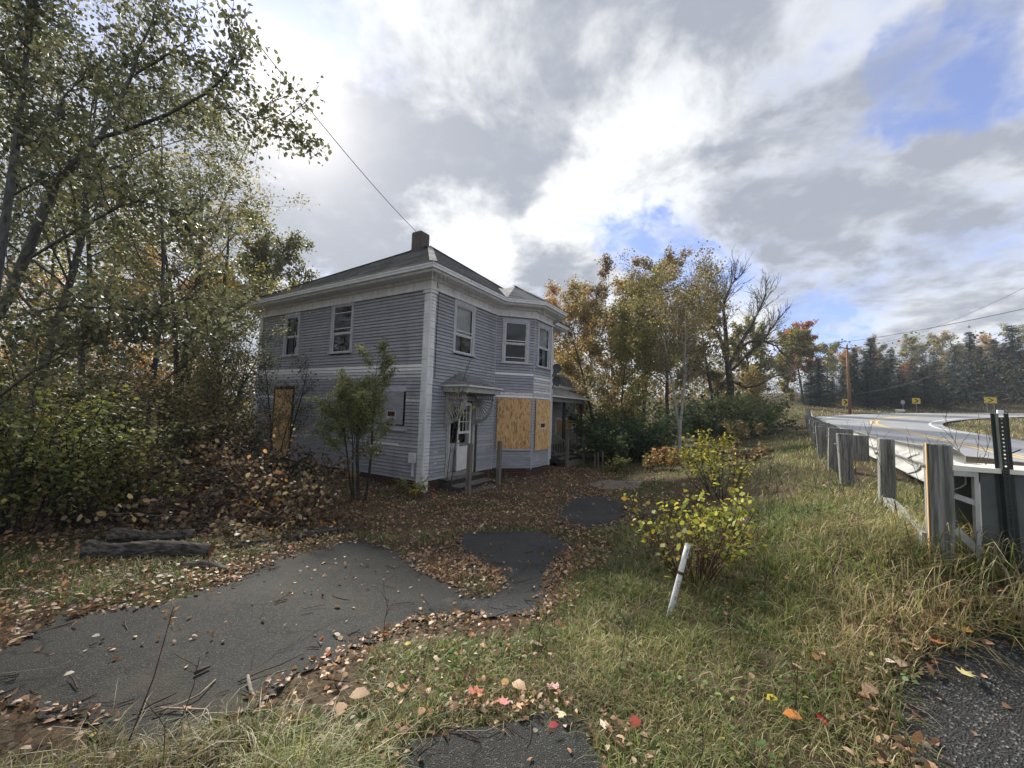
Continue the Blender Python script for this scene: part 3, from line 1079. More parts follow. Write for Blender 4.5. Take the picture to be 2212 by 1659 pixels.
# roof over the bay
bc = b0 + bp + bu / 2
zbp = 6.45
oo = [(*p, ZE) for p in offset_outline(O5)]
i0, i1, i2, i3 = oo[2], oo[3], oo[4], oo[5]
fr_apex = (-.32, bc, zbp)
slope = (PK - ZE) / (rd + O5)
n_back = O5 - (zbp - ZE) / slope
back = (n_back, bc, zbp)
bay_roof = roof('bay_roof', [(i1, i2, fr_apex, fr_apex), (i0, i1, fr_apex, fr_apex), (i2, i3, fr_apex, fr_apex)], 'shingle', house, .13)
mb, uv = MB(), []
for tri in ((i0, fr_apex, back), (i3, back, fr_apex)):
    mb.poly(tri)
    uv += [(p[0], p[1]) for p in tri]
mb.build('bay_roof_cheek', 'shingle', house, uv=uv)
for a, b_ in ((i1, fr_apex), (i2, fr_apex)):
    mb = MB()
    mb.bar(Vector(a) + Vector((0, 0, .02)), Vector(b_) + Vector((0, 0, .025)), .18, .018)
    mb.build('ridge_cap', 'shingle', bay_roof)
mb = MB()   # metal valley
mb.bar(Vector(i0) + Vector((-.02, 0, .03)), Vector(back) + Vector((0, 0, .03)), .12, .01)
mb.build('valley_flashing', 'galvanised', house)

# chimney: courses of brick
ch = empty('chimney', (-4.55, LF / 2 - .02, 0), 0, parent=house)
zc0, zc1 = PK - .35, PK + .70
mb = MB()
mb.box(-.245, .245, -.245, .245, zc0, zc1 - .01)
mb.build('flue', 'mortar', ch)
bme = {}
row = 0
zr = zc0 + .25
while zr + .07 < zc1 + .02:
    top = zr + .16 > zc1
    for side in range(4):
        for j in range(2):
            L0 = -.26 + j * .26 + (.065 if row % 2 else 0)
            key = 'brick'
            if key not in bme:
                mb = MB()
                mb.box(-.122, .122, -.03, .03, 0, .066)
                me_o = mb.build('brick', 'brick_chimney', ch)
                bme[key] = me_o.data
                o_ = me_o
            else:
                o_ = link('brick', bme[key], None, ch)
            off = -.125 + j * .25 + (.012 if row % 2 else -.012)
            rr = .236
            ang = side * math.pi / 2
            lx, ly = off, -rr
            o_.location = (lx * math.cos(ang) - ly * math.sin(ang), lx * math.sin(ang) + ly * math.cos(ang), zr)
            o_.rotation_euler = (0, 0, ang)
    row += 1
    zr += .076

# windows ------------------------------------------------------------
def window(w, s0, s1, z0, z1, meet, shade=0.0, dark=True, storm=None, curtain=False, head=.16):
    mb = MB()
    c = .105
    wbox(mb, w, s0 - c, s0 + .004, -.01, .042, z0 - .0, z1)
    wbox(mb, w, s1 - .004, s1 + c, -.01, .042, z0 - .0, z1)
    wbox(mb, w, s0 - c - .015, s1 + c + .015, -.01, .048, z1, z1 + head)
    win = mb.build('window', 'trim_lilac', house)
    mb = MB()
    wbox(mb, w, s0 - c - .04, s1 + c + .04, -.01, .085, z0 - .055, z0 - .003)
    mb.build('sill', 'trim_lilac', win)
    t = .032
    for (a, b_, d) in ((z0, meet, .0), (meet, z1, .022)):
        mb = MB()
        e = .002
        wbox(mb, w, s0 + e, s0 + t, d - .03, d, a + e, b_ - e)
        wbox(mb, w, s1 - t, s1 - e, d - .03, d, a + e, b_ - e)
        wbox(mb, w, s0 + t, s1 - t, d - .03, d, a + e, a + t)
        wbox(mb, w, s0 + t, s1 - t, d - .03, d, b_ - t, b_ - e)
        mb.build('sash', 'trim', win)
        mb = MB()
        pq = [wp(w, s0 + t, d - .015, a + t), wp(w, s1 - t, d - .015, a + t), wp(w, s1 - t, d - .015, b_ - t), wp(w, s0 + t, d - .015, b_ - t)]
        mb.quad(*(pq[::-1] if w == 'left' else pq))
        mb.build('pane', 'glass', win)
    if storm:
        for zs in storm:
            mb = MB()
            wbox(mb, w, s0 + t, s1 - t, .024, .036, zs - .012, zs + .012)
            mb.build('storm_bar', 'trim', win)
    if shade:
        mb = MB()
        wbox(mb, w, s0 + .01, s1 - .01, -.075, -.068, z1 - shade, z1)
        mb.build('roller_shade', 'shade_white', win)
    if curtain:
        mb = MB()
        n = 14
        for side in (0, 1):
            pts = []
            for i in range(n + 1):
                u = i / n
                s_ = s0 + u * (s1 - s0) * .34 if side == 0 else s1 - u * (s1 - s0) * .34
                pts.append((s_, -.12 + .02 * math.sin(u * 22)))
            for i in range(n):
                (a, da), (b_, db) = pts[i], pts[i + 1]
                mb.quad(wp(w, a, da, z0), wp(w, b_, db, z0), wp(w, b_, db, z1), wp(w, a, da, z1))
        mb.build('curtain', 'curtain', win)
    return win


O_ = OPEN
window('left', *O_['left'][0], 3.98, curtain=True, head=.13)
window('left', *O_['left'][1], 3.90, storm=[4.06, 4.58], head=.06)
window('front', *O_['front'][0], 3.82, shade=.88, storm=[3.94], head=.14)
window('bay_near', *O_['bay_near'][0], 3.92, storm=[4.02, 3.42], head=.13)
window('bay_front', *O_['bay_front'][0], 3.90, shade=.70, curtain=True, head=.12)


def boarded(w, op, mat, s0, s1, z0, z1, sill=True):
    mb = MB()
    if sill:
        wbox(mb, w, op[0] - .16, op[1] + .16, -.005, .07, op[2] - .19, op[2] - .135)
    wbox(mb, w, op[0] - .10, op[1] + .10, -.005, .055, op[3] + .001, op[3] + .13)
    fr_ = mb.build('boarded_window', 'trim_lilac', house)
    mb = MB()
    wbox(mb, w, s0, s1, .058, .072, z0, z1)
    o_ = mb.build('board', mat, fr_)
    mb = MB()
    rr = random.Random(int(s0 * 100 + z0 * 31))
    for i in range(12):
        ss_ = s0 + .04 if i < 4 else s1 - .04 if i < 8 else rr.uniform(s0 + .1, s1 - .1)
        zz_ = z0 + .05 + (i % 4) / 3 * (z1 - z0 - .1)
        if i >= 8:
            zz_ = z0 + .04 if i % 2 else z1 - .04
        wbox(mb, w, ss_ - .007, ss_ + .007, .0722, .076, zz_ - .007, zz_ + .007)
    mb.build('screws', 'black', fr_)
    return fr_


boarded('bay_near', O_['bay_near'][1], 'osb', .13, 1.345, .22, 1.985)
boarded('bay_front', O_['bay_front'][1], 'osb_light', .15, 1.335, .14, 1.97)
boarded('left', O_['left'][3], 'plywood_grey', .80, 1.92, 1.05, 2.0)
# tall sheet over the side door, set in a dark frame
mb = MB()
wbox(mb, 'left', 6.36, 6.42, -.005, .07, -.42, 2.10)
wbox(mb, 'left', 7.62, 7.68, -.005, .05, -.42, 2.10)
wbox(mb, 'left', 6.36, 7.68, -.005, .055, 2.101, 2.16)
sd_door = mb.build('side_doorway', 'dark_wood', house)
mb = MB()
wbox(mb, 'left', 6.43, 7.61, .02, .034, -.41, 2.04)
mb.build('board', 'osb', sd_door)

# foundation: brick under the sill
fnd = empty('foundation', (0, 0, 0), 0, parent=house)
mb = MB()
for w in WALL:
    L = WALL[w][3]
    wbox(mb, w, 0, L, -.25, -.035, -1.35, ZB - .001)
mb.build('mortar_bed', 'mortar', fnd)
mb = MB()
mb.box(-.098, .098, -.02, .02, -.030, .030)
b_me = mb.build('brick', 'brick_red', fnd)
first = True
for w in ('left', 'front', 'bay_near', 'bay_front'):
    o2, dr, nm_, L = WALL[w]
    ang = math.atan2(dr[1], dr[0])
    for r_ in range(5):
        zc = ZB - .045 - r_ * .072
        s_ = .11 + (.105 if r_ % 2 else 0)
        while s_ < L - .08:
            if not (w == 'left' and 2.6 < s_ < 3.25) and not (w == 'front' and .8 < s_ < 2.3 and r_ > 0):
                if first:
                    o_ = b_me
                    first = False
                else:
                    o_ = link('brick', b_me.data, None, fnd)
                x, y, _ = wp(w, s_, -.030 + rs.uniform(-.004, .006), 0)
                o_.location = (x, y, zc)
                o_.rotation_euler = (0, 0, ang)
            s_ += .212
mb = MB()
wbox(mb, 'left', 2.62, 3.22, -.05, .03, -.95, ZB - .02)
mb.build('cellar_hatch', 'new_wood', house)
mb = MB()   # meter box by the corner
wbox(mb, 'left', .24, .46, .027, .11, .02, .30)
wbox(mb, 'left', .30, .36, .027, .07, -.35, .019)
mb.build('meter_box', 'trim_grey', house)

# front door under its hood ---------------------------------------------
dw = O_['front'][1]
mb = MB()
wbox(mb, 'front', dw[0] - .11, dw[0], -.01, .05, ZB + .04, dw[3])
wbox(mb, 'front', dw[1], dw[1] + .13, -.01, .05, ZB + .04, dw[3])
wbox(mb, 'front', dw[0] - .13, dw[1] + .15, -.01, .056, dw[3] + .001, dw[3] + .16)
wbox(mb, 'front', dw[0], dw[1], -.2, .06, dw[2] - .06, dw[2] - .001)
frame = mb.build('door_frame', 'hood_paint', house)
inner = MB()
wbox(inner, 'front', 1.0, 1.16, -.10, -.06, dw[2], dw[3] - .02)
wbox(inner, 'front', 1.90, 2.10, -.10, -.06, dw[2], dw[3] - .02)
wbox(inner, 'front', 1.16, 1.90, -.10, -.06, dw[2], .50)
wbox(inner, 'front', 1.16, 1.90, -.10, -.06, 1.60, dw[3] - .02)
idoor = inner.build('inner_door', 'trim_grey', house)
mb = MB()
mb.quad(wp('front', 1.16, -.08, .50), wp('front', 1.90, -.08, .50), wp('front', 1.90, -.08, 1.60), wp('front', 1.16, -.08, 1.60))
mb.build('pane', 'glass', idoor)
# storm door, hinged on the far side and standing ajar
sdo = empty('storm_door', (.02, 2.02, 0), R(9), parent=house)
W_ = .80


def dbox(mb, a, b_, z0, z1, x0=-.0, x1=.034):
    mb.box(x0, x1, -b_, -a, z0, z1)


zb_, zt_ = -.30, 1.74
mb = MB()
dbox(mb, 0, .10, zb_, zt_)
dbox(mb, W_ - .10, W_, zb_, zt_)
dbox(mb, .10, W_ - .10, zb_, zb_ + .72)
dbox(mb, .10, W_ - .10, zt_ - .09, zt_)
dbox(mb, .10, W_ - .10, .80, .87)
mb.build('leaf', 'door_white', sdo)
mb = MB()
dbox(mb, .16, W_ - .16, zb_ + .12, zb_ + .40, .0345, .041)
dbox(mb, .16, W_ - .16, zb_ + .46, zb_ + .66, .0345, .041)
mb.build('raised_panel', 'door_white', sdo)
for a in (.28, .46):
    mb = MB()
    dbox(mb, a + .02, a + .045, .875, zt_ - .09, .006, .028)
    mb.build('muntin', 'door_white', sdo)
for zz_ in (1.15, 1.42):
    mb = MB()
    dbox(mb, .10, W_ - .10, zz_, zz_ + .022, .005, .027)
    mb.build('muntin', 'door_white', sdo)
for (z0, z1) in ((.42, .80), (.87, zt_ - .09)):
    mb = MB()
    mb.quad((.016, -.10, z1), (.016, -W_ + .10, z1), (.016, -W_ + .10, z0), (.016, -.10, z0))
    mb.build('pane', 'glass', sdo)
mb = MB()
dbox(mb, W_ - .07, W_ - .03, .62, .80, .034, .06)
mb.build('handle', 'black', sdo)

hood = empty('door_hood', (0, 0, 0), 0, parent=house)
h0, h1, hp_ = .62, 2.38, .94
hz = 2.14
mb = MB()
mb.box(.03, hp_ - .06, h0 + .08, h1 - .08, hz - .10, hz - .085)
mb.build('soffit', 'hood_paint', hood)
mb = MB()
for (a, b_) in (((.03, h0 + .04), (hp_ - .04, h0 + .04)), ((hp_ - .04, h0 + .04), (hp_ - .04, h1 - .04)), ((hp_ - .04, h1 - .04), (.03, h1 - .04))):
    mb.bar((*a, hz - .03), (*b_, hz - .03), .04, .16)
mb.build('fascia', 'hood_paint', hood)
mb = MB()
for (a, b_) in (((.03, h0), (hp_, h0)), ((hp_, h0), (hp_, h1)), ((hp_, h1), (.03, h1))):
    mb.bar((*a, hz + .075), (*b_, hz + .075), .10, .06)
mb.build('crown_moulding', 'trim_grey', hood)
e_ = .07
k0, k1, k2, k3 = (.03, h0 - e_, hz + .11), (hp_ + e_, h0 - e_, hz + .11), (hp_ + e_, h1 + e_, hz + .11), (.03, h1 + e_, hz + .11)
r0, r1 = (.03, 1.36, 2.66), (.03, 1.62, 2.66)
roof('roof', [(k1, k2, r1, r0), (k0, k1, r0, r0), (k2, k3, r1, r1)], 'shingle', hood, .12)
for bt in (.80, 2.20):
    # sunburst bracket: scrolled outline, ribs and a little spindle row
    mb = MB()
    th = .045
    y0, y1 = bt - th / 2, bt + th / 2
    prof = [(.035, 1.06), (.10, 1.06), (.115, 1.16), (.15, 1.20)]
    for i in range(13):
        a = i / 12 * math.pi / 2
        prof.append((.13 + .56 * (1 - math.cos(a)) * .98 + .05, 1.22 + .60 * math.sin(a)))
    prof += [(.80, 1.83), (.82, 1.90), (.035, 1.90)]
    inner_r = []
    # plate pieces: upright leg, head rail, curved rim, ribs
    mb.box(.035, .12, y0, y1, 1.06, 2.03)
    mb.box(.12, .84, y0, y1, 1.99, 2.03)
    mb.box(.12, .80, y0, y1, 1.84, 1.89)
    arc = []
    for i in range(15):
        a = i / 14 * math.pi / 2
        arc.append((.12 + .60 * math.cos(a) ** 1 if False else .12 + .62 * math.sin(a), 1.86 - .70 * math.cos(a)))
    for i in range(14):
        (xa, za), (xb, zb2) = arc[i], arc[i + 1]
        mb.bar((xa, bt, za), (xb, bt, zb2), th, .075)
        if i % 2 == 0:
            mb.tube([((xa + xb) / 2, bt - th * .6, (za + zb2) / 2), ((xa + xb) / 2, bt + th * .6, (za + zb2) / 2)], .055, 8)
    mb.build('bracket', 'hood_paint', hood)
    mb = MB()
    for i in range(1, 9):
        a = i / 9 * math.pi / 2
        mb.bar((.13, bt, 1.85), (.12 + .60 * math.sin(a), bt, 1.86 - .68 * math.cos(a)), .02, .03)
    mb.build('sunburst_rib', 'hood_paint', hood)
    mb = MB()
    for i in range(7):
        mb.box(.20 + i * .085, .245 + i * .085, bt - .015, bt + .015, 1.89, 1.99)
    mb.build('spindle', 'hood_paint', hood)
mb = MB()   # dark boards left leaning in the door corner
wbox(mb, 'front', 2.26, 2.34, .04, .07, -.45, 1.10)
mb.build('pilaster', 'dark_wood', house)

# rear wing and its side porch -------------------------------------------
wing = empty('rear_wing', (0, 0, 0), 0, parent=house)
WN, WT = -1.6, 14.8
WALL['wing'] = ((WN, LF), (0, 1), (1, 0), WT - LF)
WALL['wing_end'] = ((WN, WT), (-1, 0), (0, 1), 4.2)
mb = MB()
nrow = int((2.7 + .30) / EXPO) + 1
for k in range(nrow):
    z0 = -.28 + k * EXPO
    mb2 = MB()
    clap(mb2, 'wing', 0, WT - LF, z0, z0 + EXPO - .009)
    mb2.build('clapboard', 'siding_grey', wing)
    clap(mb, 'wing_end', 0, 4.2, z0, z0 + EXPO + .012)
props(mb.build('clapboards', 'siding_grey', wing), kind='stuff')
mb = MB()
mb.box(WN - 4.2, WN - .02, LF + .01, WT - .02, -1.2, 2.85)
mb.build('wall', 'dark_inside', wing)
mb = MB()
wbox(mb, 'wing', WT - LF - .12, WT - LF + .03, 0, .04, -.3, 2.7)
mb.build('corner_board', 'trim', wing)
# boarded window with white casing behind the porch rail
w0, w1 = 12.0 - LF, 14.3 - LF
mb = MB()
wbox(mb, 'wing', w0 - .12, w1 + .12, .02, .05, 1.06, 1.22)
wbox(mb, 'wing', w0 - .12, w0, .02, .048, .30, 1.059)
wbox(mb, 'wing', w1, w1 + .12, .02, .048, .30, 1.059)
wn = mb.build('boarded_window', 'trim', wing)
mb = MB()
wbox(mb, 'wing', w0 + .002, w1 - .002, .028, .040, .30, 1.055)
mb.build('board', 'osb', wn)
ez = 2.95
a0, a1, a2, a3 = (WN + .38, LF, ez), (WN + .38, WT + .38, ez), (WN - 4.58, WT + .38, ez), (WN - 4.58, LF, ez)
rz = 5.2
g0, g1 = (WN - 2.1, LF, rz), (WN - 2.1, WT - 2.3, rz)
roof('roof', [(a0, a1, g1, g0), (a1, a2, g1, g1), (a2, a3, g0, g1)], 'shingle_green', wing, .15)
mb = MB()
mb.box(WN + .36, WN + .40, LF, WT + .40, ez - .16, ez)
mb.box(WN - 4.5, WN + .36, WT + .36, WT + .40, ez - .16, ez)
mb.box(WN - 4.2, WN + .358, LF + .01, WT + .358, ez - .15, ez - .13)
mb.build('fascia', 'trim_grey', wing)

porch = empty('side_porch', (0, 0, 0), 0, parent=house)
PN, FZ = -.30, -.25
mb = MB()
for i in range(24):
    t_ = LF + .12 + i * .19
    if t_ + .18 < 12.6:
        mb.box(WN + .03, PN + .08, t_, t_ + .182, FZ - .03, FZ)
mb.build('deck', 'dark_wood', porch)
mb = MB()
mb.box(PN + .0, PN + .04, LF + .1, 12.55, FZ - .22, FZ - .032)
mb.build('skirt_board', 'dark_wood', porch)
for t_ in (8.15, 10.12, 12.42):
    mb = MB()
    mb.box(PN - .06, PN + .06, t_ - .06, t_ + .06, FZ, 2.02)
    mb.build('post', 'dark_wood', porch)
mb = MB()
mb.box(PN - .08, PN + .07, LF + .04, 12.52, 2.02, 2.20)
mb.build('beam', 'hood_paint', porch)
pe = .06
c0, c1, c2, c3 = (pe, LF - .25, 2.30), (pe, 12.72, 2.30), (WN + .03, 12.72, 2.30), (WN + .03, LF - .25, 2.30)
u0, u1 = (WN + .06, LF + .02, 2.98), (WN + .06, 11.5, 2.98)
roof('porch_roof', [(c0, c1, u1, u0), (c1, c2, u1, u1)], 'shingle_porch', porch, .14)
mb = MB()
mb.box(pe - .03, pe + .02, LF - .25, 12.74, 2.215, 2.29)
mb.box(WN + .05, pe - .03, 12.69, 12.74, 2.215, 2.29)
mb.build('fascia', 'trim', porch)
mb = MB()
mb.box(WN + .05, pe - .032, LF + .04, 12.68, 2.205, 2.213)
mb.build('soffit', 'hood_paint', porch)
# porch rail with balusters
mb = MB()
mb.bar((PN, 10.18, FZ + .90), (PN, 12.36, FZ + .90), .09, .05)
mb.bar((PN, 10.18, FZ + .12), (PN, 12.36, FZ + .12), .06, .05)
mb.build('rail', 'old_wood', porch)
bal = None


def baluster(parent, x, y, z0, z1, mat='old_wood'):
    mb = MB()
    h = z1 - z0
    zs = [0, .12, .16, .30, .50, .70, .84, .88, 1]
    rr_ = [.018, .018, .012, .020, .015, .020, .012, .018, .018]
    mb.tube([(x, y, z0 + h * f) for f in zs], rr_, 6)
    return mb.build('baluster', mat, parent)


for i in range(16):
    t_ = 10.28 + i * .133
    baluster(porch, PN, t_, FZ + .145, FZ + .876)
# stairs to the side porch
for i, (n_, z_) in enumerate(((.02, -.40), (.30, -.55), (.58, -.70))):
    mb = MB()
    mb.box(n_ - .15, n_ + .16, 8.18, 10.05, z_ - .035, z_)
    mb.build('tread', 'step_wood', porch)
    mb = MB()
    mb.box(n_ - .16, n_ - .135, 8.18, 10.05, z_ + .001, z_ + .115)
    mb.build('riser', 'dark_wood', porch)
mb = MB()
mb.box(.74, .80, 8.12, 10.1, -.86, -.74)
mb.build('kick_board', 'old_wood', porch)
for t_ in (8.12, 10.10):
    mb = MB()
    mb.bar((PN, t_, -.38), (.72, t_, -.80), .05, .22)
    mb.build('stringer', 'dark_wood', porch)
    mb = MB()
    mb.box(.72, .83, t_ - .055, t_ + .055, -.95, .46)
    mb.build('newel', 'old_wood', porch)
    mb = MB()
    mb.bar((PN + .05, t_, FZ + .92), (.74, t_, .22), .08, .045)
    mb.build('handrail', 'old_wood', porch)
    mb = MB()
    mb.bar((PN + .05, t_, FZ + .16), (.74, t_, -.50), .05, .045)
    mb.build('lower_rail', 'old_wood', porch)
    for i in range(8):
        f = (i + .6) / 8.4
        x_ = PN + .05 + f * (.69 - PN)
        baluster(porch, x_, t_, FZ + .16 - f * .41, FZ + .92 - f * .45)

# wooden steps at the front door (two tall posts) — stand on their own
hm = Matrix.Translation((HC[0], HC[1], 0)) @ Matrix.Rotation(-YAW, 4, 'Z')
st = empty('front_steps', hm @ Vector((.5, 1.5, 0)), -YAW, 'worn wooden front steps with two tall square posts below the white door', 'steps')
st.location.z = 0


def sx(n_):
    return n_ - .5


def sy(t_):
    return t_ - 1.5


for i, (n_, z_) in enumerate(((.20, -.46), (.55, -.62), (.86, -.76))):
    mb = MB()
    mb.box(sx(n_ - .19 - (.08 if i == 0 else 0)), sx(n_ + .16), sy(.72), sy(2.42), z_ - .035, z_)
    mb.build('tread', 'step_wood', st)
    mb = MB()
    mb.box(sx(n_ + .10), sx(n_ + .125), sy(.74), sy(2.40), z_ - .17, z_ - .036)
    mb.build('riser', 'dark_wood', st)
for t_, h_ in ((.78, .60), (2.30, .60)):
    mb = MB()
    a = .115
    x0, y0 = sx(.98), sy(t_)
    mb.hexa([(x0 - a / 2, y0 - a / 2, -1.0), (x0 + a / 2, y0 - a / 2, -1.0), (x0 + a / 2, y0 + a / 2, -1.0), (x0 - a / 2, y0 + a / 2, -1.0),
             (x0 - a / 2, y0 - a / 2 + .02, h_), (x0 + a / 2, y0 - a / 2 + .02, h_), (x0 + a / 2, y0 + a / 2 + .02, h_), (x0 - a / 2, y0 + a / 2 + .02, h_)])
    mb.build('post', 'old_wood', st)
mb = MB()
mb.box(sx(.06), sx(.11), sy(.70), sy(.75), -1.0, -.52)
mb.box(sx(.06), sx(.11), sy(2.36), sy(2.41), -1.0, -.52)
mb.bar((sx(.0), sy(.70), -.58), (sx(.95), sy(.70), -.86), .04, .16)
mb.bar((sx(.0), sy(2.43), -.58), (sx(.95), sy(2.43), -.86), .04, .16)
mb.build('stringer', 'dark_wood', st)

# string of icicle lights still hanging under the front eaves
ol = offset_outline(OV + .015)
mb = MB()
rr = random.Random(5)
hm_pts = [ol[1], ol[2], ol[3], ol[4]]
for i in range(3):
    a, b_ = Vector(hm_pts[i]), Vector(hm_pts[i + 1])
    L = (b_ - a).length
    n = int(L / .16)
    prev = None
    for k in range(n + 1):
        p = a.lerp(b_, k / n)
        p3 = Vector((p.x, p.y, ZT + .335 - .02 * (k % 2)))
        if prev is not None:
            mb.tube([prev, p3], .005, 4, False)
        prev = p3
        ln = rr.choice([.18, .3, .45, .25, .36])
        mb.tube([p3, p3 + Vector((rr.uniform(-.02, .02), rr.uniform(-.02, .02), -ln))], .0045, 4, False)
il = empty('icicle_lights', hm @ Vector((0, 0, 0)), -YAW, 'unlit string of icicle lights hanging along the front eaves', 'string lights')
mb.build('light_strand', 'trim_grey', il)

# dead vine and cable on the corner
mb = MB()
mb.tube([wp('front', .14, .05, ZT + .30), wp('front', .25, .07, ZT - .05), wp('front', .24, .05, 3.7), wp('front', .26, .045, 2.4)], .008, 4)
mb.build('cable', 'wire', house)

# satellite dishes at the far corner
def dish(loc, r, tilt, name_label, arm):
    rt = empty('satellite_dish', loc, 0, name_label, 'satellite dish', 'satellite dishes on the house corner')
    mb = MB()
    n, m_ = 20, 5
    d = Vector((.35, -.9, .28)).normalized()
    u = d.cross(Vector((0, 0, 1))).normalized()
    v = u.cross(d)
    for i in range(m_ + 1):
        rr_ = r * i / m_
        for k in range(n):
            a = 2 * math.pi * k / n
            mb.v.append(tuple(u * math.cos(a) * rr_ + v * math.sin(a) * rr_ * 1.08 + d * (.16 * (rr_ / r) ** 2 * r * 1.6 - .03)))
    for i in range(m_):
        for k in range(n):
            a_, b_ = i * n + k, i * n + (k + 1) % n
            mb.f.append((a_, b_, b_ + n, a_ + n))
    mb.tube([tuple(u * math.cos(2 * math.pi * k / n) * r + v * math.sin(2 * math.pi * k / n) * r * 1.08 + d * (.256 * r - .03)) for k in range(n + 1)], .008, 5, False)
    mb.build('dish', 'dish_grey', rt, smooth=True)
    mb = MB()
    mb.tube([-d * .02, -d * .10 + Vector((-.05, .05, -.06)), arm], .02, 6)
    mb.build('mount', 'dish_grey', rt)
    mb = MB()
    lp = -v * r * .95
    mb.tube([lp, lp + d * r * 1.3 - v * .06], .011, 5)
    mb.box(*(c_ for ax in (0, 1, 2) for c_ in ((lp + d * r * 1.3 - v * .06)[ax] - .03, (lp + d * r * 1.3 - v * .06)[ax] + .03)))
    mb.build('feed_arm', 'galvanised', rt)
    return rt


cw = hm @ Vector((0, LF, 0))
for (px_, py_, lab) in ((1203, 796, 'dark satellite dish on the house corner, upper of the two'), (1202, 824, 'dark satellite dish on the house corner, lower, over the porch roof')):
    p = at(px_, py_, 16.9)
    dish(p, .205, 0, lab, Vector((cw.x, cw.y, p.z - .32)) - p)


# no-trespassing notices
def notice(w, s0, s1, z0, z1, d, lab):
    c_ = wp(w, (s0 + s1) / 2, d, z0)
    o2, dr, nm_, _ = WALL[w]
    ang = math.atan2(dr[1], dr[0])
    # local: x along the wall seen from outside left to right, y into the wall
    flip = math.pi if w == 'left' else 0
    rt = empty('warning_sign', hm @ Vector(c_), -YAW + ang + flip, lab, 'sign', 'red warning notices on the house')
    W2, H2 = (s1 - s0) / 2, (z1 - z0)
    mb = MB()
    mb.box(-W2, W2, -.004, 0, 0, H2)
    mb.build('panel', 'sign_white', rt)
    mb = MB()
    mb.box(-W2 * .9, W2 * .9, -.006, -.0042, H2 * .05, H2 * .94)
    mb.build('field', 'black', rt)
    mb = MB()
    mb.box(-W2 * .84, W2 * .84, -.008, -.0062, H2 * .10, H2 * .28)
    mb.build('name_strip', 'sign_white', rt)
    for txt, zz_, sz in (('NO', .62, .30), ('TRESPASSING', .38, .165)):
        cu = bpy.data.curves.new('lettering', 'FONT')
        cu.body = txt
        cu.align_x = 'CENTER'
        cu.size = H2 * sz * 1.3
        cu.space_character = .95
        cu.extrude = .0004
        tmp = bpy.data.objects.new('tmp_text', cu)
        col.objects.link(tmp)
        bpy.context.view_layer.update()
        tme = bpy.data.meshes.new_from_object(tmp.evaluated_get(bpy.context.evaluated_depsgraph_get()))
        bpy.data.objects.remove(tmp)
        tme.materials.clear()
        t_ = link('lettering', tme, 'sign_red', rt)
        t_.location = (0, -.0072, H2 * zz_)
        t_.rotation_euler = (R(90), 0, 0)
        bpy.context.view_layer.update()
        if t_.dimensions.x > W2 * 1.7:
            t_.scale.x = W2 * 1.7 / t_.dimensions.x
    return rt


notice('left', 1.09, 1.43, 1.20, 1.43, .0735, 'small red and black warning sign on the grey board beside the corner')
notice('bay_front', .53, .89, .89, 1.125, .0735, 'small red and black warning sign on the narrow orange board of the bay')

# ------------------------------------------------------------------ guard rail with its end terminal
RP = np.array([(x, y) for x, y, _ in RAIL])
seg = np.linalg.norm(np.diff(RP, axis=0), axis=1)
cum = np.concatenate([[0], np.cumsum(seg)])


def rail_pt(s):
    return np.array([np.interp(s, cum, RP[:, 0]), np.interp(s, cum, RP[:, 1])])


TOPZ = {0: 1.47, 1: 1.42, 2: 1.40, 3: 1.45, 4: 1.47}
stations = list(cum[:5]) + list(np.arange(cum[4] + 1.9, cum[-1], 1.9))
gr = empty('guardrail', (2.98, 2.75, 0), 0, 'weathered guardrail on timber posts running along the road edge', 'guardrail')
g0_ = Vector((2.98, 2.75, 0))
rr = random.Random(3)


def tz_rail(s):
    p = rail_pt(s)
    return gz(p[0], p[1])


def top_at(s):
    i = np.interp(s, cum[:5], range(5)) if s <= cum[4] else None
    base = float(np.interp(s, [0, cum[1], cum[2], cum[3], cum[4], cum[4] + 8, cum[6], cum[7]], [1.47, 1.42, 1.41, 1.45, 1.47, 1.53, 1.93, 2.5]))
    return base


for i, s in enumerate(stations):
    p = rail_pt(s)
    d = rail_pt(s + .3) - rail_pt(max(0, s - .3))
    d = d / np.linalg.norm(d)
    nr = np.array([d[1], -d[0]])           # towards the road
    zt = top_at(s) + rr.uniform(-.02, .02)
    zb2 = min(gz(p[0], p[1]) - .2, zt - .9)
    lean = rr.uniform(-.03, .09) if i > 1 else 0.0
    mb = MB()
    hw, hd = (.062, .055) if i < 2 else (.08, .065)
    corners = []
    for (zz_, sh) in ((zb2, 0.0), (zt, 1.0)):
        for (a, b_) in ((-hd, -hw), (hd, -hw), (hd, hw), (-hd, hw)):
            q = p + d * (a) + nr * (b_ - lean * sh)
            corners.append((q[0] - 2.98, q[1] - 2.75, zz_))
    mb.hexa(corners)
    post = mb.build('post', 'post_wood', gr)
    bv = post.modifiers.new('bevel', 'BEVEL')
    bv.width, bv.segments = .008, 1
    if i >= 2:
        mb = MB()
        corners = []
        for zz_ in (zt - .38, zt - .015):
            for (a, b_) in ((-hd, hw + .004), (hd, hw + .004), (hd, hw + .19), (-hd, hw + .19)):
                q = p + d * a + nr * (b_ - lean)
                corners.append((q[0] - 2.98, q[1] - 2.75, zz_))
        mb.hexa(corners)
        mb.build('spacer_block', 'post_wood', gr)
    mb = MB()
    q = p - nr * (hw + lean)
    mb.tube([(q[0] - 2.98, q[1] - 2.75, zt - .16), (q[0] - nr[0] * .03 - 2.98, q[1] - nr[1] * .03 - 2.75, zt - .16)], .014, 6)
    mb.build('bolt', 'galvanised', gr)
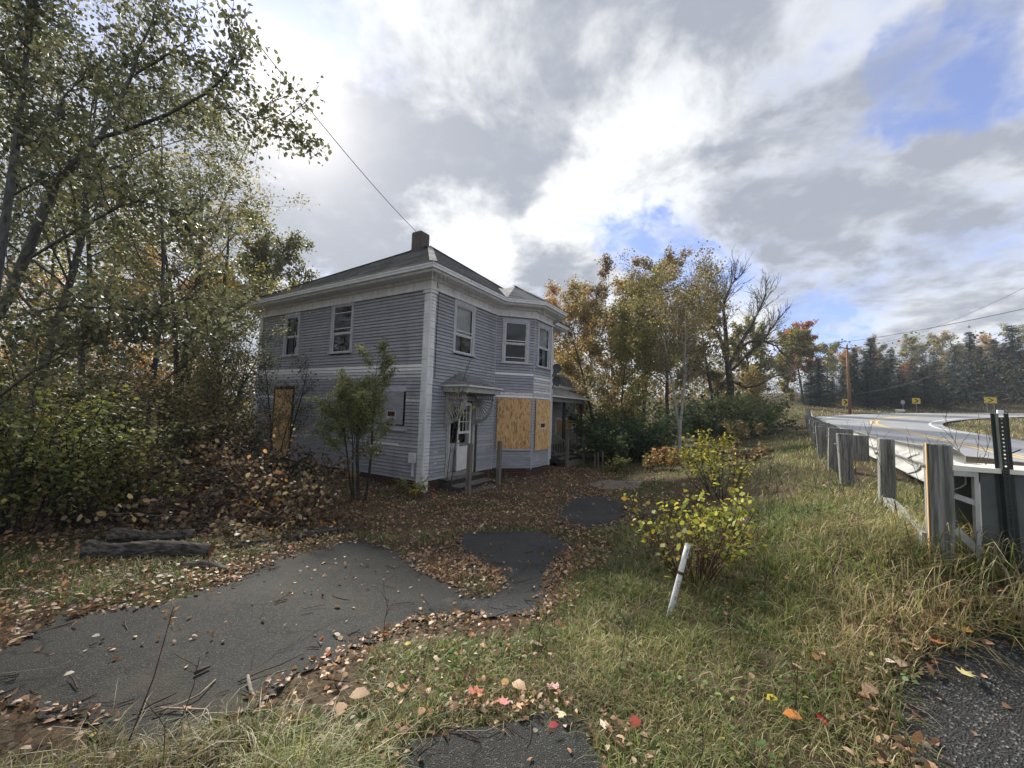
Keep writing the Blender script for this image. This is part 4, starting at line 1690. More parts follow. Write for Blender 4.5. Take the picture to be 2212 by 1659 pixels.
# one side of the first post is still raw wood
# corrugated beam on the road side
prof = [(-.155, .0), (-.13, .05), (-.10, .08), (-.05, .08), (-.02, .02), (0, .0), (.02, .02), (.05, .08), (.10, .08), (.13, .05), (.155, .0)]
mb = MB()
ss = np.arange(.25, cum[-1] - .2, .8)
for s in ss:
    p = rail_pt(s)
    d = rail_pt(s + .3) - rail_pt(max(0, s - .3))
    d = d / np.linalg.norm(d)
    nr = np.array([d[1], -d[0]])
    off = .11 + .195 * min(1, max(0, (s - 1.2) / 2.0))
    for (zz_, o_) in prof:
        q = p + nr * (off + o_)
        mb.v.append((q[0] - 2.98, q[1] - 2.75, top_at(s) - .19 + zz_))
k = len(prof)
for i in range(len(ss) - 1):
    for j in range(k - 1):
        a = i * k + j
        mb.f.append((a, a + 1, a + k + 1, a + k))
bo = mb.build('beam', 'galvanised', gr, smooth=True)
sm = bo.modifiers.new('solid', 'SOLIDIFY')
sm.thickness = .004
# ground strut between the first two posts
mb = MB()
p0, p1 = rail_pt(0.0), rail_pt(cum[1])
mb.bar((p0[0] - 2.98 - .02, p0[1] - 2.75 + .05, .78), (p1[0] - 2.98, p1[1] - 2.75, .76), .08, .10)
mb.build('ground_strut', 'galvanised', gr)
# impact head in front of the first post: box of bent plate, open lip on the left
hd_ = empty('impact_head', (0, 0, 0), 0, parent=gr)
u = (rail_pt(0) - rail_pt(cum[1]))
u = np.array([.93, -.37])
nv = np.array([-u[1], u[0]])                 # away from camera, to the road
O0 = np.array([.10, -.12])


def hq(a, b_, z_):
    q = O0 + u * a + nv * b_
    return (q[0], q[1], z_)


def hbox(mb, a0, a1, b0_, b1_, z0, z1):
    mb.hexa([hq(a0, b0_, z0), hq(a1, b0_, z0), hq(a1, b1_, z0), hq(a0, b1_, z0), hq(a0, b0_, z1), hq(a1, b0_, z1), hq(a1, b1_, z1), hq(a0, b1_, z1)])


mb = MB()
hbox(mb, .05, 1.55, .03, .045, .68, 1.285)
mb.build('side_plate', 'shaded_steel', hd_)
mb = MB()
mb.hexa([hq(-.10, .0, 1.288), hq(1.6, .0, 1.288), hq(1.6, .40, 1.288), hq(.12, .40, 1.288), hq(-.10, .0, 1.318), hq(1.6, .0, 1.318), hq(1.6, .40, 1.318), hq(.12, .40, 1.318)])
mb.build('top_plate', 'skylit_steel', hd_)
mb = MB()
hbox(mb, .0, .022, -.01, .02, .70, 1.286)
hbox(mb, -.10, .0, -.01, .012, 1.255, 1.287)
mb.bar(hq(.02, .0, 1.08), hq(-.09, .02, 1.12), .02, .035)
mb.bar(hq(.02, .0, .76), hq(-.09, .02, .90), .02, .045)
mb.build('edge_lip', 'galvanised', hd_)
mb = MB()
hbox(mb, .0, 1.5, .30, .315, .68, 1.285)
mb.build('rear_plate', 'shaded_steel', hd_)
# raw strip on the first post
mb = MB()
p = rail_pt(0)
dd = rail_pt(.3) - rail_pt(0)
dd = dd / np.linalg.norm(dd)
nr = np.array([dd[1], -dd[0]])
c_ = []
for zz_ in (.6, 1.465):
    for (a, b_) in ((-.057, -.067), (-.032, -.067), (-.032, -.0625), (-.057, -.0625)):
        q = p + dd * a + nr * b_
        c_.append((q[0] - 2.98, q[1] - 2.75, zz_))
mb.hexa(c_)
mb.build('raw_wood_strip', 'new_wood', gr)

# dark green perforated sign post, sign gone
b_ = at(2196, 1230, 2.55)
zb2 = gz(b_.x, b_.y) - .1
sp = empty('sign_post', (b_.x, b_.y, zb2), R(-34), 'dark green perforated steel sign post without a sign at the right edge', 'post')
ztop = at(2171, 893, 2.55).z - zb2
mb = MB()
W2 = .034
hl = []
tilt = -.035
mb2 = MB()


def sxy(x, y, z_):
    return (x + tilt * z_ / ztop, y, z_)


# U channel: web with a real row of holes, two angled sides, two lips
zs = []
zc = .08
while zc < ztop - .03:
    zs.append(zc)
    zc += .0254
hr, wb = .0055, .0125
for i, zc in enumerate(zs):
    z0, z1 = zc - .0127, zc + .0127
    ring_o = [(-wb, z0), (0, z0), (wb, z0), (wb, zc), (wb, z1), (0, z1), (-wb, z1), (-wb, zc)]
    ring_i = [(-hr * .7, zc - hr * .7), (0, zc - hr), (hr * .7, zc - hr * .7), (hr, zc), (hr * .7, zc + hr * .7), (0, zc + hr), (-hr * .7, zc + hr * .7), (-hr, zc)]
    n0 = len(mb.v)
    mb.v += [sxy(x, .0, z_) for x, z_ in ring_o] + [sxy(x, .0, z_) for x, z_ in ring_i]
    for k in range(8):
        mb.f.append((n0 + k, n0 + (k + 1) % 8, n0 + 8 + (k + 1) % 8, n0 + 8 + k))
for (xa, ya, xb, yb) in ((-wb, 0, -.024, .028), (wb, 0, .024, .028), (-.024, .028, -.040, .028), (.024, .028, .040, .028)):
    mb.quad(sxy(xa, ya, 0), sxy(xb, yb, 0), sxy(xb, yb, ztop), sxy(xa, ya, ztop))
o_ = mb.build('channel', 'post_green', sp)
sm = o_.modifiers.new('solid', 'SOLIDIFY')
sm.thickness = .003
mb = MB()
mb.box(tilt - .012, tilt + .014, .006, .026, ztop - .005, ztop + .022)
mb.build('reflector_cap', 'reflector', sp)
mb = MB()
zq = ztop - .26
mb.tube([sxy(.03, .02, zq), sxy(.075, .02, zq + .03)], .004, 5)
mb.build('bolt', 'black', sp)

# ------------------------------------------------------------------ utility poles and wires
def utility_pole(x, y, h, label, arm_dir, lean=0.0, zb=None):
    z0 = gz(x, y) - .3 if zb is None else zb
    rt = empty('utility_pole', (x, y, z0), 0, label, 'utility pole')
    mb = MB()
    mb.tube([(0, 0, 0), (lean * .5, 0, h * .5), (lean, 0, h)], [.16, .14, .11], 10)
    mb.build('pole', 'pole_wood', rt, smooth=True)
    ad = Vector((*arm_dir, 0)).normalized()
    mb = MB()
    c_ = Vector((lean, 0, h - .45)) + Vector((0, -.14, 0))
    mb.bar(c_ - ad * 1.25, c_ + ad * 1.25, .09, .11)
    mb.build('crossarm', 'crossarm', rt)
    for f in (-1.15, .0, 1.15):
        mb = MB()
        q = c_ + ad * f + Vector((0, 0, .05 if f else .42))
        mb.tube([q, q + Vector((0, 0, .08)), q + Vector((0, 0, .10)), q + Vector((0, 0, .16))], [.02, .02, .05, .03], 8)
        mb.build('insulator', 'dish_grey', rt)
    for sg in (-1, 1):
        mb = MB()
        mb.bar(c_ + ad * sg * .7, Vector((lean, -.14, h - 1.1)), .03, .02)
        mb.build('brace', 'galvanised', rt)
    return rt, c_ + Vector((x, y, z0)), ad


pb = gbase(1836, 47.0)
pb[2] = gz(pb[0], pb[1])
ptop = at(1829, 745, 47.0)
up, c1_, ad1 = utility_pole(pb[0], pb[1], ptop.z - pb[2] + .3, 'brown wooden utility pole standing across the road by the bend', (1, .25), ptop.x - pb[0])
# nearer pole just outside the picture on the right; its crossarm end shows
q = at(2300, 600, 26.0)
up2, c2_, ad2 = utility_pole(q.x, q.y, q.z + .45 - gz(q.x, q.y) + .3, 'dark crossarm of a utility pole at the right edge of the picture', (1, .12))


def wire(name, a, b_, sag, r_, label, n=24):
    a, b_ = Vector(a), Vector(b_)
    mb = MB()
    pts = []
    for i in range(n + 1):
        f = i / n
        p = a.lerp(b_, f)
        p.z -= sag * 4 * f * (1 - f)
        pts.append(p - a)
    mb.tube(pts, r_, 5)
    return props(mb.build(name, 'wire', None, loc=a), label, 'wire')


# the two lines that cross the sky, then the ones in front of the spruces
wire('power_line', at(1712, 748, 56.0), at(2230, 663, 24.0), .5, .022, 'thick overhead line sagging across the sky to the right edge')
wire('power_line', c1_ + ad1 * 1.15 + Vector((0, 0, .2)), c2_ - ad2 * 1.15 + Vector((0, 0, .2)), .9, .011, 'thin overhead wire running up to the crossarm at the right edge')
wire('power_line', at(1842, 825, 47.0), at(2240, 705, 25.0), .6, .012, 'upper thin wire crossing in front of the spruces')
wire('power_line', at(1843, 851, 47.0), at(2240, 722, 25.0), .7, .020, 'thick cable crossing in front of the spruces to the right edge')
wire('power_line', at(1840, 800, 47.0), at(2240, 690, 25.5), .5, .010, 'topmost thin wire crossing in front of the spruces')
hp3 = hm @ Vector((-4.3, LF / 2 - .25, PK + .42))
wire('service_wire', hp3, at(440, -60, 7.5), .25, .011, 'single wire running from the chimney up to the left over the trees')
mb = MB()

# ------------------------------------------------------------------ road signs beyond the bend
def chevron(px, py_top, py_bot, Y, wpx, label, two=False, face=0.0):
    pt_, pbm = at(px, py_top, Y), at(px, py_bot, Y)
    zg = gz(pt_.x, pt_.y)
    rt = empty('chevron_sign', (pt_.x, pt_.y, zg - .1), face, label, 'road sign', 'yellow chevron signs round the bend')
    w = wpx / FPX * Y
    h_ = pt_.z - zg + .1
    hh = (pt_.z - pbm.z)
    for ox in ((-w * .28, w * .28) if two else (0.0,)):
        mb = MB()
        mb.bar((ox, .03, 0), (ox, .03, h_ - .02), .05, .03, up=(0, 1, 0))
        mb.build('post', 'galvanised', rt)
    mb = MB()
    mb.box(-w / 2, w / 2, -.004, .004, h_ - hh, h_)
    mb.build('panel', 'sign_yellow', rt)
    mb = MB()
    zc = h_ - hh / 2
    hx, t_ = hh * .36, hh * .26
    mb.poly([(-w * .18 - t_ / 2, -.007, zc + hx), (-w * .18 + t_ / 2, -.007, zc + hx), (w * .22 + t_ / 2, -.007, zc), (-w * .18 + t_ / 2, -.007, zc - hx), (-w * .18 - t_ / 2, -.007, zc - hx),
             (w * .22 - t_ / 2, -.007, zc)])
    mb.build('chevron', 'black', rt)
    return rt


chevron(1826, 862, 876, 50.0, 12, 'yellow chevron sign just left of the utility pole', face=R(-18))
chevron(1979, 860, 872, 52.0, 13, 'yellow chevron sign beside the round sign across the bend', face=R(-30))
chevron(2139, 858, 871, 50.0, 18, 'wide yellow chevron sign on two posts in front of the dark spruces', True, face=R(-35))
for (px, py, Y, r_, lab) in ((1952, 869, 53.0, .30, 'back of a small round road sign left of a chevron sign'),):
    p = at(px, py, Y)
    zg = gz(p.x, p.y)
    rt = empty('round_sign', (p.x, p.y, zg - .1), 0, lab, 'road sign')
    mb = MB()
    mb.bar((0, .03, 0), (-.12, .03, p.z - zg), .05, .04, up=(0, 1, 0))
    mb.build('post', 'galvanised', rt)
    mb = MB()
    mb.tube([(-.12, 0, p.z - zg + .1), (-.12, -.012, p.z - zg + .1)], r_, 20)
    mb.build('disc', 'sign_back', rt)
p = at(1945, 890, 51.0)
zg = gz(p.x, p.y)
mb = MB()
mb.tube([(-.55, 0, .2), (.55, .1, .2)], .2, 12)
mb.tube([(-.57, 0, .2), (-.55, 0, .2)], .22, 12)
props(mb.build('culvert_pipe', 'white_plastic', None, smooth=True, loc=(p.x, p.y, zg - .02)), 'short white pipe lying on the verge below the round sign', 'pipe')

# white plastic pipe leaning in the grass, marked in black
pa = gpt(1447, 1330)
pA = Vector((pa[0], pa[1], gz(*pa)))
pB = at(1486, 1176, pa[1] + .06)
pipe = empty('marker_pipe', pA, 0, 'white plastic pipe with black scribble leaning in the grass beside the yellow shrub', 'pipe')
mb = MB()
d = pB - pA
n = 16
rp = .021
mb.tube([-d * .12, d * .3, d * .7, d], rp, n)
mb.build('tube', 'white_plastic', pipe, smooth=True)
mb = MB()   # handwriting round the tube
ax = d.normalized()
ux = ax.cross(Vector((0, -1, 0))).normalized()
vx = ux.cross(ax)
if vx.y > 0:
    vx = -vx
rr = random.Random(8)


def onpipe(f, a):
    return d * f + (vx * math.cos(a) + ux * math.sin(a)) * (rp + .0008)


glyphs = {'2': [(-.5, .7), (0, 1), (.5, .7), (-.5, 0), (.5, 0)], '8': [(0, .5), (.4, .75), (0, 1), (-.4, .75), (0, .5), (.4, .2), (0, 0), (-.4, .2), (0, .5)], '5': [(.5, 1), (-.4, 1), (-.4, .55), (.3, .5), (.4, .15), (-.4, 0)]}
for gi, (f0, gl_) in enumerate(((.80, '2'), (.88, '8'), (.36, '5'), (.28, '2'), (.20, '8'))):
    pts = [onpipe(f0 + y_ * .06, x_ * .75) for x_, y_ in glyphs[gl_]]
    mb.tube(pts, .0016, 4, False)
for f in (.52, .62, .44):
    mb.tube([onpipe(f, -.9), onpipe(f + .03, 0), onpipe(f + .01, .9)], .0014, 4, False)
mb.build('handwriting', 'ink', pipe)
mb = MB()
mb.tube([d * .555, d * .60], rp + .0015, n)
mb.build('band', 'twig_red', pipe)

# ------------------------------------------------------------------ trees
def polyline(p0, d, L, n, rng, curl=.12, up=.0):
    pts = [np.array(p0, float)]
    d = np.array(d, float)
    d /= np.linalg.norm(d)
    for i in range(n):
        d = d + rng.normal(size=3) * curl + np.array([0, 0, up])
        d /= np.linalg.norm(d)
        pts.append(pts[-1] + d * L / n)
    return np.array(pts)


def along(pts, f):
    k = len(pts) - 1
    x = min(max(f, 0), .9999) * k
    i = int(x)
    return pts[i] + (pts[i + 1] - pts[i]) * (x - i), pts[i + 1] - pts[i]


def side_dir(d, rng, ang, up=0.0):
    d = d / np.linalg.norm(d)
    r_ = rng.normal(size=3)
    r_ -= d * (r_ @ d)
    r_ /= np.linalg.norm(r_) + 1e-9
    v = d * math.cos(ang) + r_ * math.sin(ang)
    v[2] += up
    return v / np.linalg.norm(v)


def grow(trunks, rng, nb1, L1, h0, ang1, up1, nb2, l2, nb3, l3, prof=None, r_tw=.35):
    """trunks: list of (pts, radii). Returns limbs, twigs, twig polylines for leaves"""
    limbs, twigs, tips = list(trunks), [], []
    for (tp, tr_) in trunks:
        for i in range(nb1):
            f = h0 + (1 - h0) * (i + rng.random() * .8) / nb1
            p, dd = along(tp, f)
            r0 = float(np.interp(f, np.linspace(0, 1, len(tr_)), tr_))
            w = prof(f) if prof else (1.15 - .8 * f)
            L = L1 * w * rng.uniform(.75, 1.2)
            b1 = polyline(p, side_dir(dd, rng, ang1 * rng.uniform(.7, 1.25), .0), L, 6, rng, .13, up1)
            rb = max(.006, r0 * .42)
            limbs.append((b1, np.linspace(rb, max(.004, rb * .25), 7)))
            for j in range(nb2):
                f2 = .22 + .78 * (j + rng.random()) / nb2
                p2, d2 = along(b1, f2)
                b2 = polyline(p2, side_dir(d2, rng, rng.uniform(.5, 1.1), .12), L * l2 * (1.15 - .55 * f2) * rng.uniform(.7, 1.25), 4, rng, .16, up1 * .6)
                twigs.append((b2, np.linspace(max(.004, rb * r_tw), .0025, 5)))
                tips.append(b2)
                for k in range(nb3):
                    p3, d3 = along(b2, .3 + .7 * rng.random())
                    b3 = polyline(p3, side_dir(d3, rng, rng.uniform(.4, 1.0), .05), L * l2 * l3 * rng.uniform(.6, 1.3), 2, rng, .15, 0)
                    twigs.append((b3, np.array([.004, .003, .002])))
                    tips.append(b3)
    return limbs, twigs, tips


def scatter_on(tips, n, rng, spread, lo=.15):
    """n points spread along the twigs"""
    lens = np.array([np.linalg.norm(t[-1] - t[0]) for t in tips])
    idx = rng.choice(len(tips), n, p=lens / lens.sum())
    f = lo + (1 - lo) * rng.random(n)
    P = np.empty((n, 3))
    mx_ = max(len(t) for t in tips)
    A = np.array([np.vstack([t, np.repeat(t[-1:], mx_ - len(t), axis=0)]) for t in tips])
    K = np.array([len(t) - 1 for t in tips])[idx]
    x = f * K * .9999
    i = x.astype(int)
    fr_ = (x - i)[:, None]
    P = A[idx, i] * (1 - fr_) + A[idx, np.minimum(i + 1, mx_ - 1)] * fr_
    return P + rng.normal(size=(n, 3)) * spread, idx


def tree(name, label, base, H, seed, palette, nleaf, lsize, bark='bark_grey', r=.12, lean=(0, 0), h0=.3, L1=.28, nb1=14, ang1=.9, up1=.06, nb2=6, l2=.45, nb3=3, l3=.45, stems=1,
         shape='quad', spread=.10, group=None, cat='tree', wob=.05, prof=None, twig_mat=None, zfrac=None, splay=.12, mat='leaf', twigs_on=True):
    rng = np.random.default_rng(seed)
    base = np.array(base, float)
    rt = empty(name, base, 0, label, cat, group)
    trunks = []
    for sI in range(stems):
        hh = H * (1 if sI == 0 else rng.uniform(.7, 1.0))
        az = rng.uniform(0, 6.28)
        sp = splay if stems > 1 else 0
        d = np.array([lean[0] + math.cos(az) * sp, lean[1] + math.sin(az) * sp, 1.0])
        tp = polyline(base + np.array([math.cos(az), math.sin(az), 0]) * (.12 if stems > 1 else 0) - np.array([0, 0, .15]), d, hh, 10, rng, wob, .02)
        trunks.append((tp, r * (hh / H) * np.array([1.25, 1, .92, .85, .76, .66, .56, .45, .33, .2, .07])))
    limbs, twigs, tips = grow(trunks, rng, nb1, H * L1, h0, ang1, up1, nb2, l2, nb3, l3, prof)
    tubes_object('trunk', limbs, bark, rt, base, 6, extra=twigs if (twigs_on and twig_mat is None) else None)
    if twig_mat:
        tubes_object('twigs', twigs, twig_mat, rt, base, 3)
    if nleaf:
        P, idx = scatter_on(tips, nleaf, rng, spread)
        tone = rng.uniform(.65, 1.3, len(tips))
        sz = lsize * rng.uniform(.6, 1.3, nleaf)
        leaves_object('crown', P, sz, palette, seed + 1, shape, mat, rt, base, clump=tone[idx])
    return rt


G_OLIVE = [(.115, .125, .07, 5), (.15, .155, .085, 3), (.085, .097, .056, 3), (.24, .20, .09, 1.2), (.21, .15, .08, .9)]
G_GREY = [(.105, .115, .078, 5), (.135, .145, .095, 3), (.08, .088, .062, 3), (.20, .18, .095, .8)]
Y_BROWN = [(0.27, 0.2, 0.085, 4), (0.34, 0.26, 0.11, 3), (0.18, 0.13, 0.07, 4), (0.15, 0.14, 0.06, 3), (0.36, 0.21, 0.08, 0.7)]
Y_GREEN = [(0.19, 0.185, 0.07, 4), (0.26, 0.23, 0.085, 3), (0.125, 0.135, 0.055, 3), (0.33, 0.26, 0.09, 1.5)]
ORANGE = [(0.36, 0.19, 0.075, 4), (0.42, 0.24, 0.09, 2), (0.25, 0.14, 0.07, 3), (0.3, 0.23, 0.1, 2)]
RED = [(0.34, 0.12, 0.07, 4), (0.3, 0.14, 0.08, 3), (0.4, 0.19, 0.09, 2)]
BROWN = [(0.17, 0.12, 0.08, 4), (0.24, 0.17, 0.11, 3), (0.11, 0.08, 0.055, 4), (0.3, 0.22, 0.14, 1.5)]
DULL = [(0.17, 0.145, 0.075, 4), (0.21, 0.17, 0.085, 3), (0.12, 0.115, 0.06, 4), (0.26, 0.19, 0.1, 2)]
SHRUB = [(.26, .30, .06, 3), (.38, .38, .07, 3), (.18, .22, .06, 2), (.50, .40, .07, 2), (.52, .32, .07, .8)]

# --- the big poplar on the left whose limbs cross the picture; limbs set from its real fork points
rng = np.random.default_rng(21)
tb = gbase(-120, 5.6)


def T(px, py, Y):
    return np.array(at(px, py, Y))


def P_(pts, r0, r1):
    pts = np.array(pts)
    return (pts, np.linspace(r0, r1, len(pts)))


big = empty('poplar_tree', tb, 0, 'large poplar with long slanting limbs overhanging from the left edge', 'tree')
limbs = [P_([tb - np.array([0, 0, .2]), T(-110, 900, 5.6), T(-60, 760, 5.6), T(20, 640, 5.6), T(115, 405, 5.6)], 0.0806, 0.0527),
         P_([T(115, 405, 5.6), T(165, 350, 5.6), T(216, 298, 5.6)], 0.0465, 0.0403),
         P_([T(216, 298, 5.6), T(255, 225, 5.7), T(285, 160, 5.8), T(300, 110, 5.9), T(330, 45, 6.0), T(345, -40, 6.1)], 0.0310, 0.0124),
         P_([T(216, 298, 5.6), T(275, 280, 5.5), T(360, 248, 5.4), T(440, 205, 5.3), T(470, 180, 5.2), T(500, 150, 5.1), T(530, 115, 5.0)], 0.0279, 0.0074),
         P_([T(295, 158, 5.8), T(345, 130, 5.7), T(385, 100, 5.6), T(420, 80, 5.5)], 0.0174, 0.0062),
         P_([T(470, 195, 5.2), T(500, 235, 5.2), T(545, 255, 5.2), T(590, 258, 5.2), T(620, 262, 5.2)], 0.0074, 0.0025),
         P_([T(-40, 830, 5.6), T(30, 350, 5.9), T(42, 250, 6.1), T(55, 150, 6.3), T(60, 50, 6.4), T(70, -60, 6.5)], 0.0527, 0.0248),
         P_([T(52, 160, 6.3), T(66, 90, 6.3), T(72, 20, 6.3), T(80, -60, 6.3)], 0.0248, 0.0124),
         P_([T(70, 330, 5.9), T(110, 285, 5.9), T(140, 205, 6.0), T(180, 170, 6.0), T(190, 135, 6.0)], 0.0248, 0.0074),
         P_([T(30, 420, 5.8), T(100, 380, 5.6), T(160, 370, 5.4), T(230, 378, 5.3)], 0.0155, 0.0050),
         P_([T(-20, 690, 5.6), T(150, 660, 5.2), T(215, 665, 5.1), T(330, 668, 5.0), T(420, 640, 5.0)], 0.0186, 0.0062),
         P_([T(60, 560, 5.6), T(160, 500, 5.3), T(260, 445, 5.2), T(300, 435, 5.2), T(360, 450, 5.1), T(410, 465, 5.1)], 0.0186, 0.0062),
         P_([T(-60, 900, 5.6), T(60, 810, 5.2), T(150, 760, 5.0), T(230, 740, 4.9), T(290, 700, 4.9)], 0.0186, 0.0050)]
tw, tips = [], []
for (pts, rad) in limbs[2:]:
    L = np.linalg.norm(np.diff(pts, axis=0), axis=1).sum()
    nb = int(L * 7) + 4
    for i in range(nb):
        f = .12 + .88 * (i + rng.random()) / nb
        p, d_ = along(pts, f)
        b2 = polyline(p, side_dir(d_, rng, rng.uniform(.5, 1.2), .05), rng.uniform(.35, .85), 5, rng, .16, .02)
        tw.append((b2, np.linspace(.008, .003, 6)))
        tips.append(b2)
        for k in range(4):
            p3, d3 = along(b2, .25 + .75 * rng.random())
            b3 = polyline(p3, side_dir(d3, rng, rng.uniform(.4, 1.0), .0), rng.uniform(.12, .35), 2, rng, .15, 0)
            tw.append((b3, np.array([.004, .003, .002])))
            tips.append(b3)
tubes_object('trunk', limbs, 'bark_grey', big, tb, 8)
tubes_object('twigs', tw, 'twig', big, tb, 3)
P, idx = scatter_on(tips, 14000, rng, .08)
tone = rng.uniform(.7, 1.25, len(tips))
leaves_object('crown', P, .066 * rng.uniform(.65, 1.25, len(P)), G_GREY, 22, 'oval', 'leaf', big, tb, clump=tone[idx])

# --- left woods
up_prof = lambda f: .5 + .9 * math.sin(min(1, max(0, (f - .15) / .85)) * math.pi * .85) * (1.1 - f * .5)
LW = [
    # px, Y, H, leaves, size, palette, r, label, bark, extras
    (60, 8.5, 9.5, 6500, .075, G_GREY, .10, 'slender grey green poplar rising behind the overhanging limbs', 'bark_grey', dict(lean=(.05, -.05), h0=.2)),
    (190, 10.5, 11.5, 9000, .08, G_OLIVE, .08, 'olive leafed poplar in the left woods behind the brush', 'bark_grey', dict(h0=.22)),
    (320, 11.5, 10.5, 15000, .075, G_OLIVE, .07, 'leafy poplar whose crown edges the sky left of the house', 'bark_grey', dict(h0=.25, L1=.24, lean=(.02, -.02))),
    (395, 14.5, 13.2, 9000, .095, Y_GREEN, .14, 'dark double trunked tree left of the house with thinning yellow green crown', 'bark_dark', dict(stems=2, splay=.05, h0=.35)),
    (455, 16.5, 11.0, 7000, .085, DULL, .12, 'tall brown green tree nearest the left wall of the house', 'bark_dark', dict(h0=.2, L1=.22)),
    (300, 18.5, 9.5, 7500, .12, ORANGE, .11, 'orange tinted maple deep in the left woods', 'bark_dark', dict(h0=.15)),
    (110, 17.0, 10.5, 7000, .12, Y_GREEN, .12, 'yellow brown maple deep in the woods at far left', 'bark_dark', dict(h0=.15)),
    (215, 24.0, 9.0, 6500, .15, BROWN, .15, 'brown leafed tree at the back of the left woods', 'bark_dark', dict(h0=.1)),
    (400, 25.0, 8.5, 6500, .15, Y_BROWN, .15, 'rusty yellow tree at the back of the woods beside the dark trunks', 'bark_dark', dict(h0=.08)),
    (20, 26.0, 9.5, 5500, .16, ORANGE, .15, 'pale orange tree at the back of the woods by the left edge', 'bark_dark', dict(h0=.1)),
    (-160, 9.0, 10.0, 5000, .09, G_OLIVE, .09, 'green tree at the extreme left edge behind the poplar', 'bark_dark', dict(h0=.15)),
    (488, 12.2, 5.2, 4200, .055, G_OLIVE, .04, 'bushy green sapling clump against the far corner of the left wall', 'bark_dark', dict(stems=4, h0=.08, splay=.12, L1=.2)),
    (435, 10.5, 4.6, 6500, .06, G_OLIVE, .04, 'thin green saplings standing in front of the woods left of the side door', 'bark_dark', dict(stems=4, h0=.1, splay=.12, L1=.22)),
]
for i, (px, Y, H, nl, ls, pal, r_, lab, bk, kw) in enumerate(LW):
    kw = dict(dict(L1=.27, prof=up_prof, nb1=16, nb2=6, nb3=2), **kw)
    if kw.get('stems', 1) > 2:
        kw['nb1'] = 9
    tree('woodland_tree' if H > 6 else 'sapling', lab, gbase(px, Y), H, 100 + i * 7, pal, nl, ls, bk, r_, spread=.12, group='trees of the left woods', **kw)

# tree top showing over the left end of the roof
tree('roadside_tree', 'round green tree top rising behind the left end of the roof', gbase(640, 27.0), 12.6, 301, G_OLIVE, 16000, .16, 'bark_dark', .16, h0=.5, L1=.22, prof=up_prof, nb1=16, spread=.15)

# --- the stand behind the porch and down the bank (right of the house)
RW = [
    (1290, 23.0, 8.6, 20000, .11, Y_BROWN, .11, 'golden brown maple right behind the porch', 'bark_dark', dict(h0=.12, L1=.3)),
    (1225, 30.0, 11.6, 9000, .15, ORANGE, .14, 'orange topped maple showing past the bay roof', 'bark_dark', dict(h0=.3, L1=.18)),
    (1330, 31.0, 13.2, 18000, .15, BROWN, .15, 'tall brown tree with thinning top behind the golden maple', 'bark_dark', dict(h0=.2, L1=.22)),
    (1385, 35.0, 15.0, 20000, .17, Y_BROWN, .18, 'tallest yellow leafed tree behind the house, top against the blue gap', 'bark_dark', dict(h0=.35, L1=.22)),
    (1440, 30.0, 12.0, 17000, .15, Y_GREEN, .15, 'greenish yellow tree with dark vine covered trunk', 'bark_dark', dict(h0=.3, L1=.22)),
    (1340, 20.0, 6.6, 14000, .10, Y_GREEN, .06, 'light yellow green young maple in front of the brown tree', 'bark_dark', dict(h0=.12, L1=.3)),
    (1470, 17.0, 8.6, 15000, .085, DULL, .065, 'pale stemmed birch clump with thin brown crown in the middle of the stand', 'bark_pale', dict(stems=3, splay=.05, h0=.38, L1=.22, nb1=11)),
    (1540, 33.0, 11.5, 14000, .15, DULL, .15, 'dull brown tree between the birch clump and the bare tree', 'bark_dark', dict(h0=.15, L1=.22)),
    (1640, 46.0, 9.5, 12000, .22, Y_GREEN, .15, 'low yellow green tree at the end of the grassy bank', 'bark_dark', dict(h0=.1, L1=.3)),
    (1700, 55.0, 9.5, 12000, .24, Y_GREEN, .16, 'green and yellow tree left of the utility pole', 'bark_grey', dict(h0=.1, L1=.3)),
    (1735, 62.0, 11.6, 12000, .25, RED, .16, 'red topped maple left of the utility pole', 'bark_dark', dict(h0=.3, L1=.25)),
    (1612, 42.0, 4.6, 5000, .16, Y_BROWN, .1, 'small orange tree glowing at the far end of the bank', 'bark_dark', dict(h0=.05, L1=.35)),
]
for i, (px, Y, H, nl, ls, pal, r_, lab, bk, kw) in enumerate(RW):
    kw = dict(dict(prof=up_prof, nb1=16, nb2=6, nb3=2), **kw)
    tree('autumn_tree', lab, gbase(px, Y), H, 400 + i * 7, pal, nl, ls, bk, r_, spread=.16, group='trees behind the house', **kw)
# the big bare tree with one long arching limb
rng = np.random.default_rng(55)
bb = gbase(1580, 33.0)
bare = empty('bare_tree', bb, 0, 'large leafless tree with fine grey twigs and a long arching limb', 'tree')
Y0 = 33.0
lm = [P_([bb - np.array([0, 0, .2]), T(1578, 830, Y0), T(1572, 790, Y0)], .30, .24),
      P_([T(1572, 790, Y0), T(1560, 740, Y0), T(1530, 690, Y0), T(1512, 660, Y0), T(1505, 620, Y0)], .20, .05),
      P_([T(1570, 780, Y0), T(1568, 720, Y0), T(1562, 660, Y0), T(1575, 625, Y0), T(1590, 600, Y0)], .20, .05),
      P_([T(1575, 790, Y0), T(1598, 745, Y0), T(1625, 700, Y0), T(1645, 660, Y0), T(1655, 635, Y0)], .20, .04),
      P_([T(1592, 752, Y0), T(1620, 738, Y0 - 1), T(1650, 737, Y0 - 2), T(1678, 748, Y0 - 2), T(1690, 765, Y0 - 2)], .13, .03),
      P_([T(1582, 800, Y0), T(1610, 770, Y0 - 1), T(1650, 735, Y0 - 2), T(1680, 690, Y0 - 2)], .12, .03),
      P_([T(1584, 825, Y0), T(1610, 838, Y0 - 1), T(1640, 832, Y0 - 2), T(1665, 815, Y0 - 2), T(1690, 810, Y0 - 2)], .10, .03),
      P_([T(1540, 705, Y0), T(1545, 660, Y0 + 1), T(1530, 620, Y0 + 1), T(1532, 600, Y0 + 1)], .08, .03)]
tw, tips = [], []
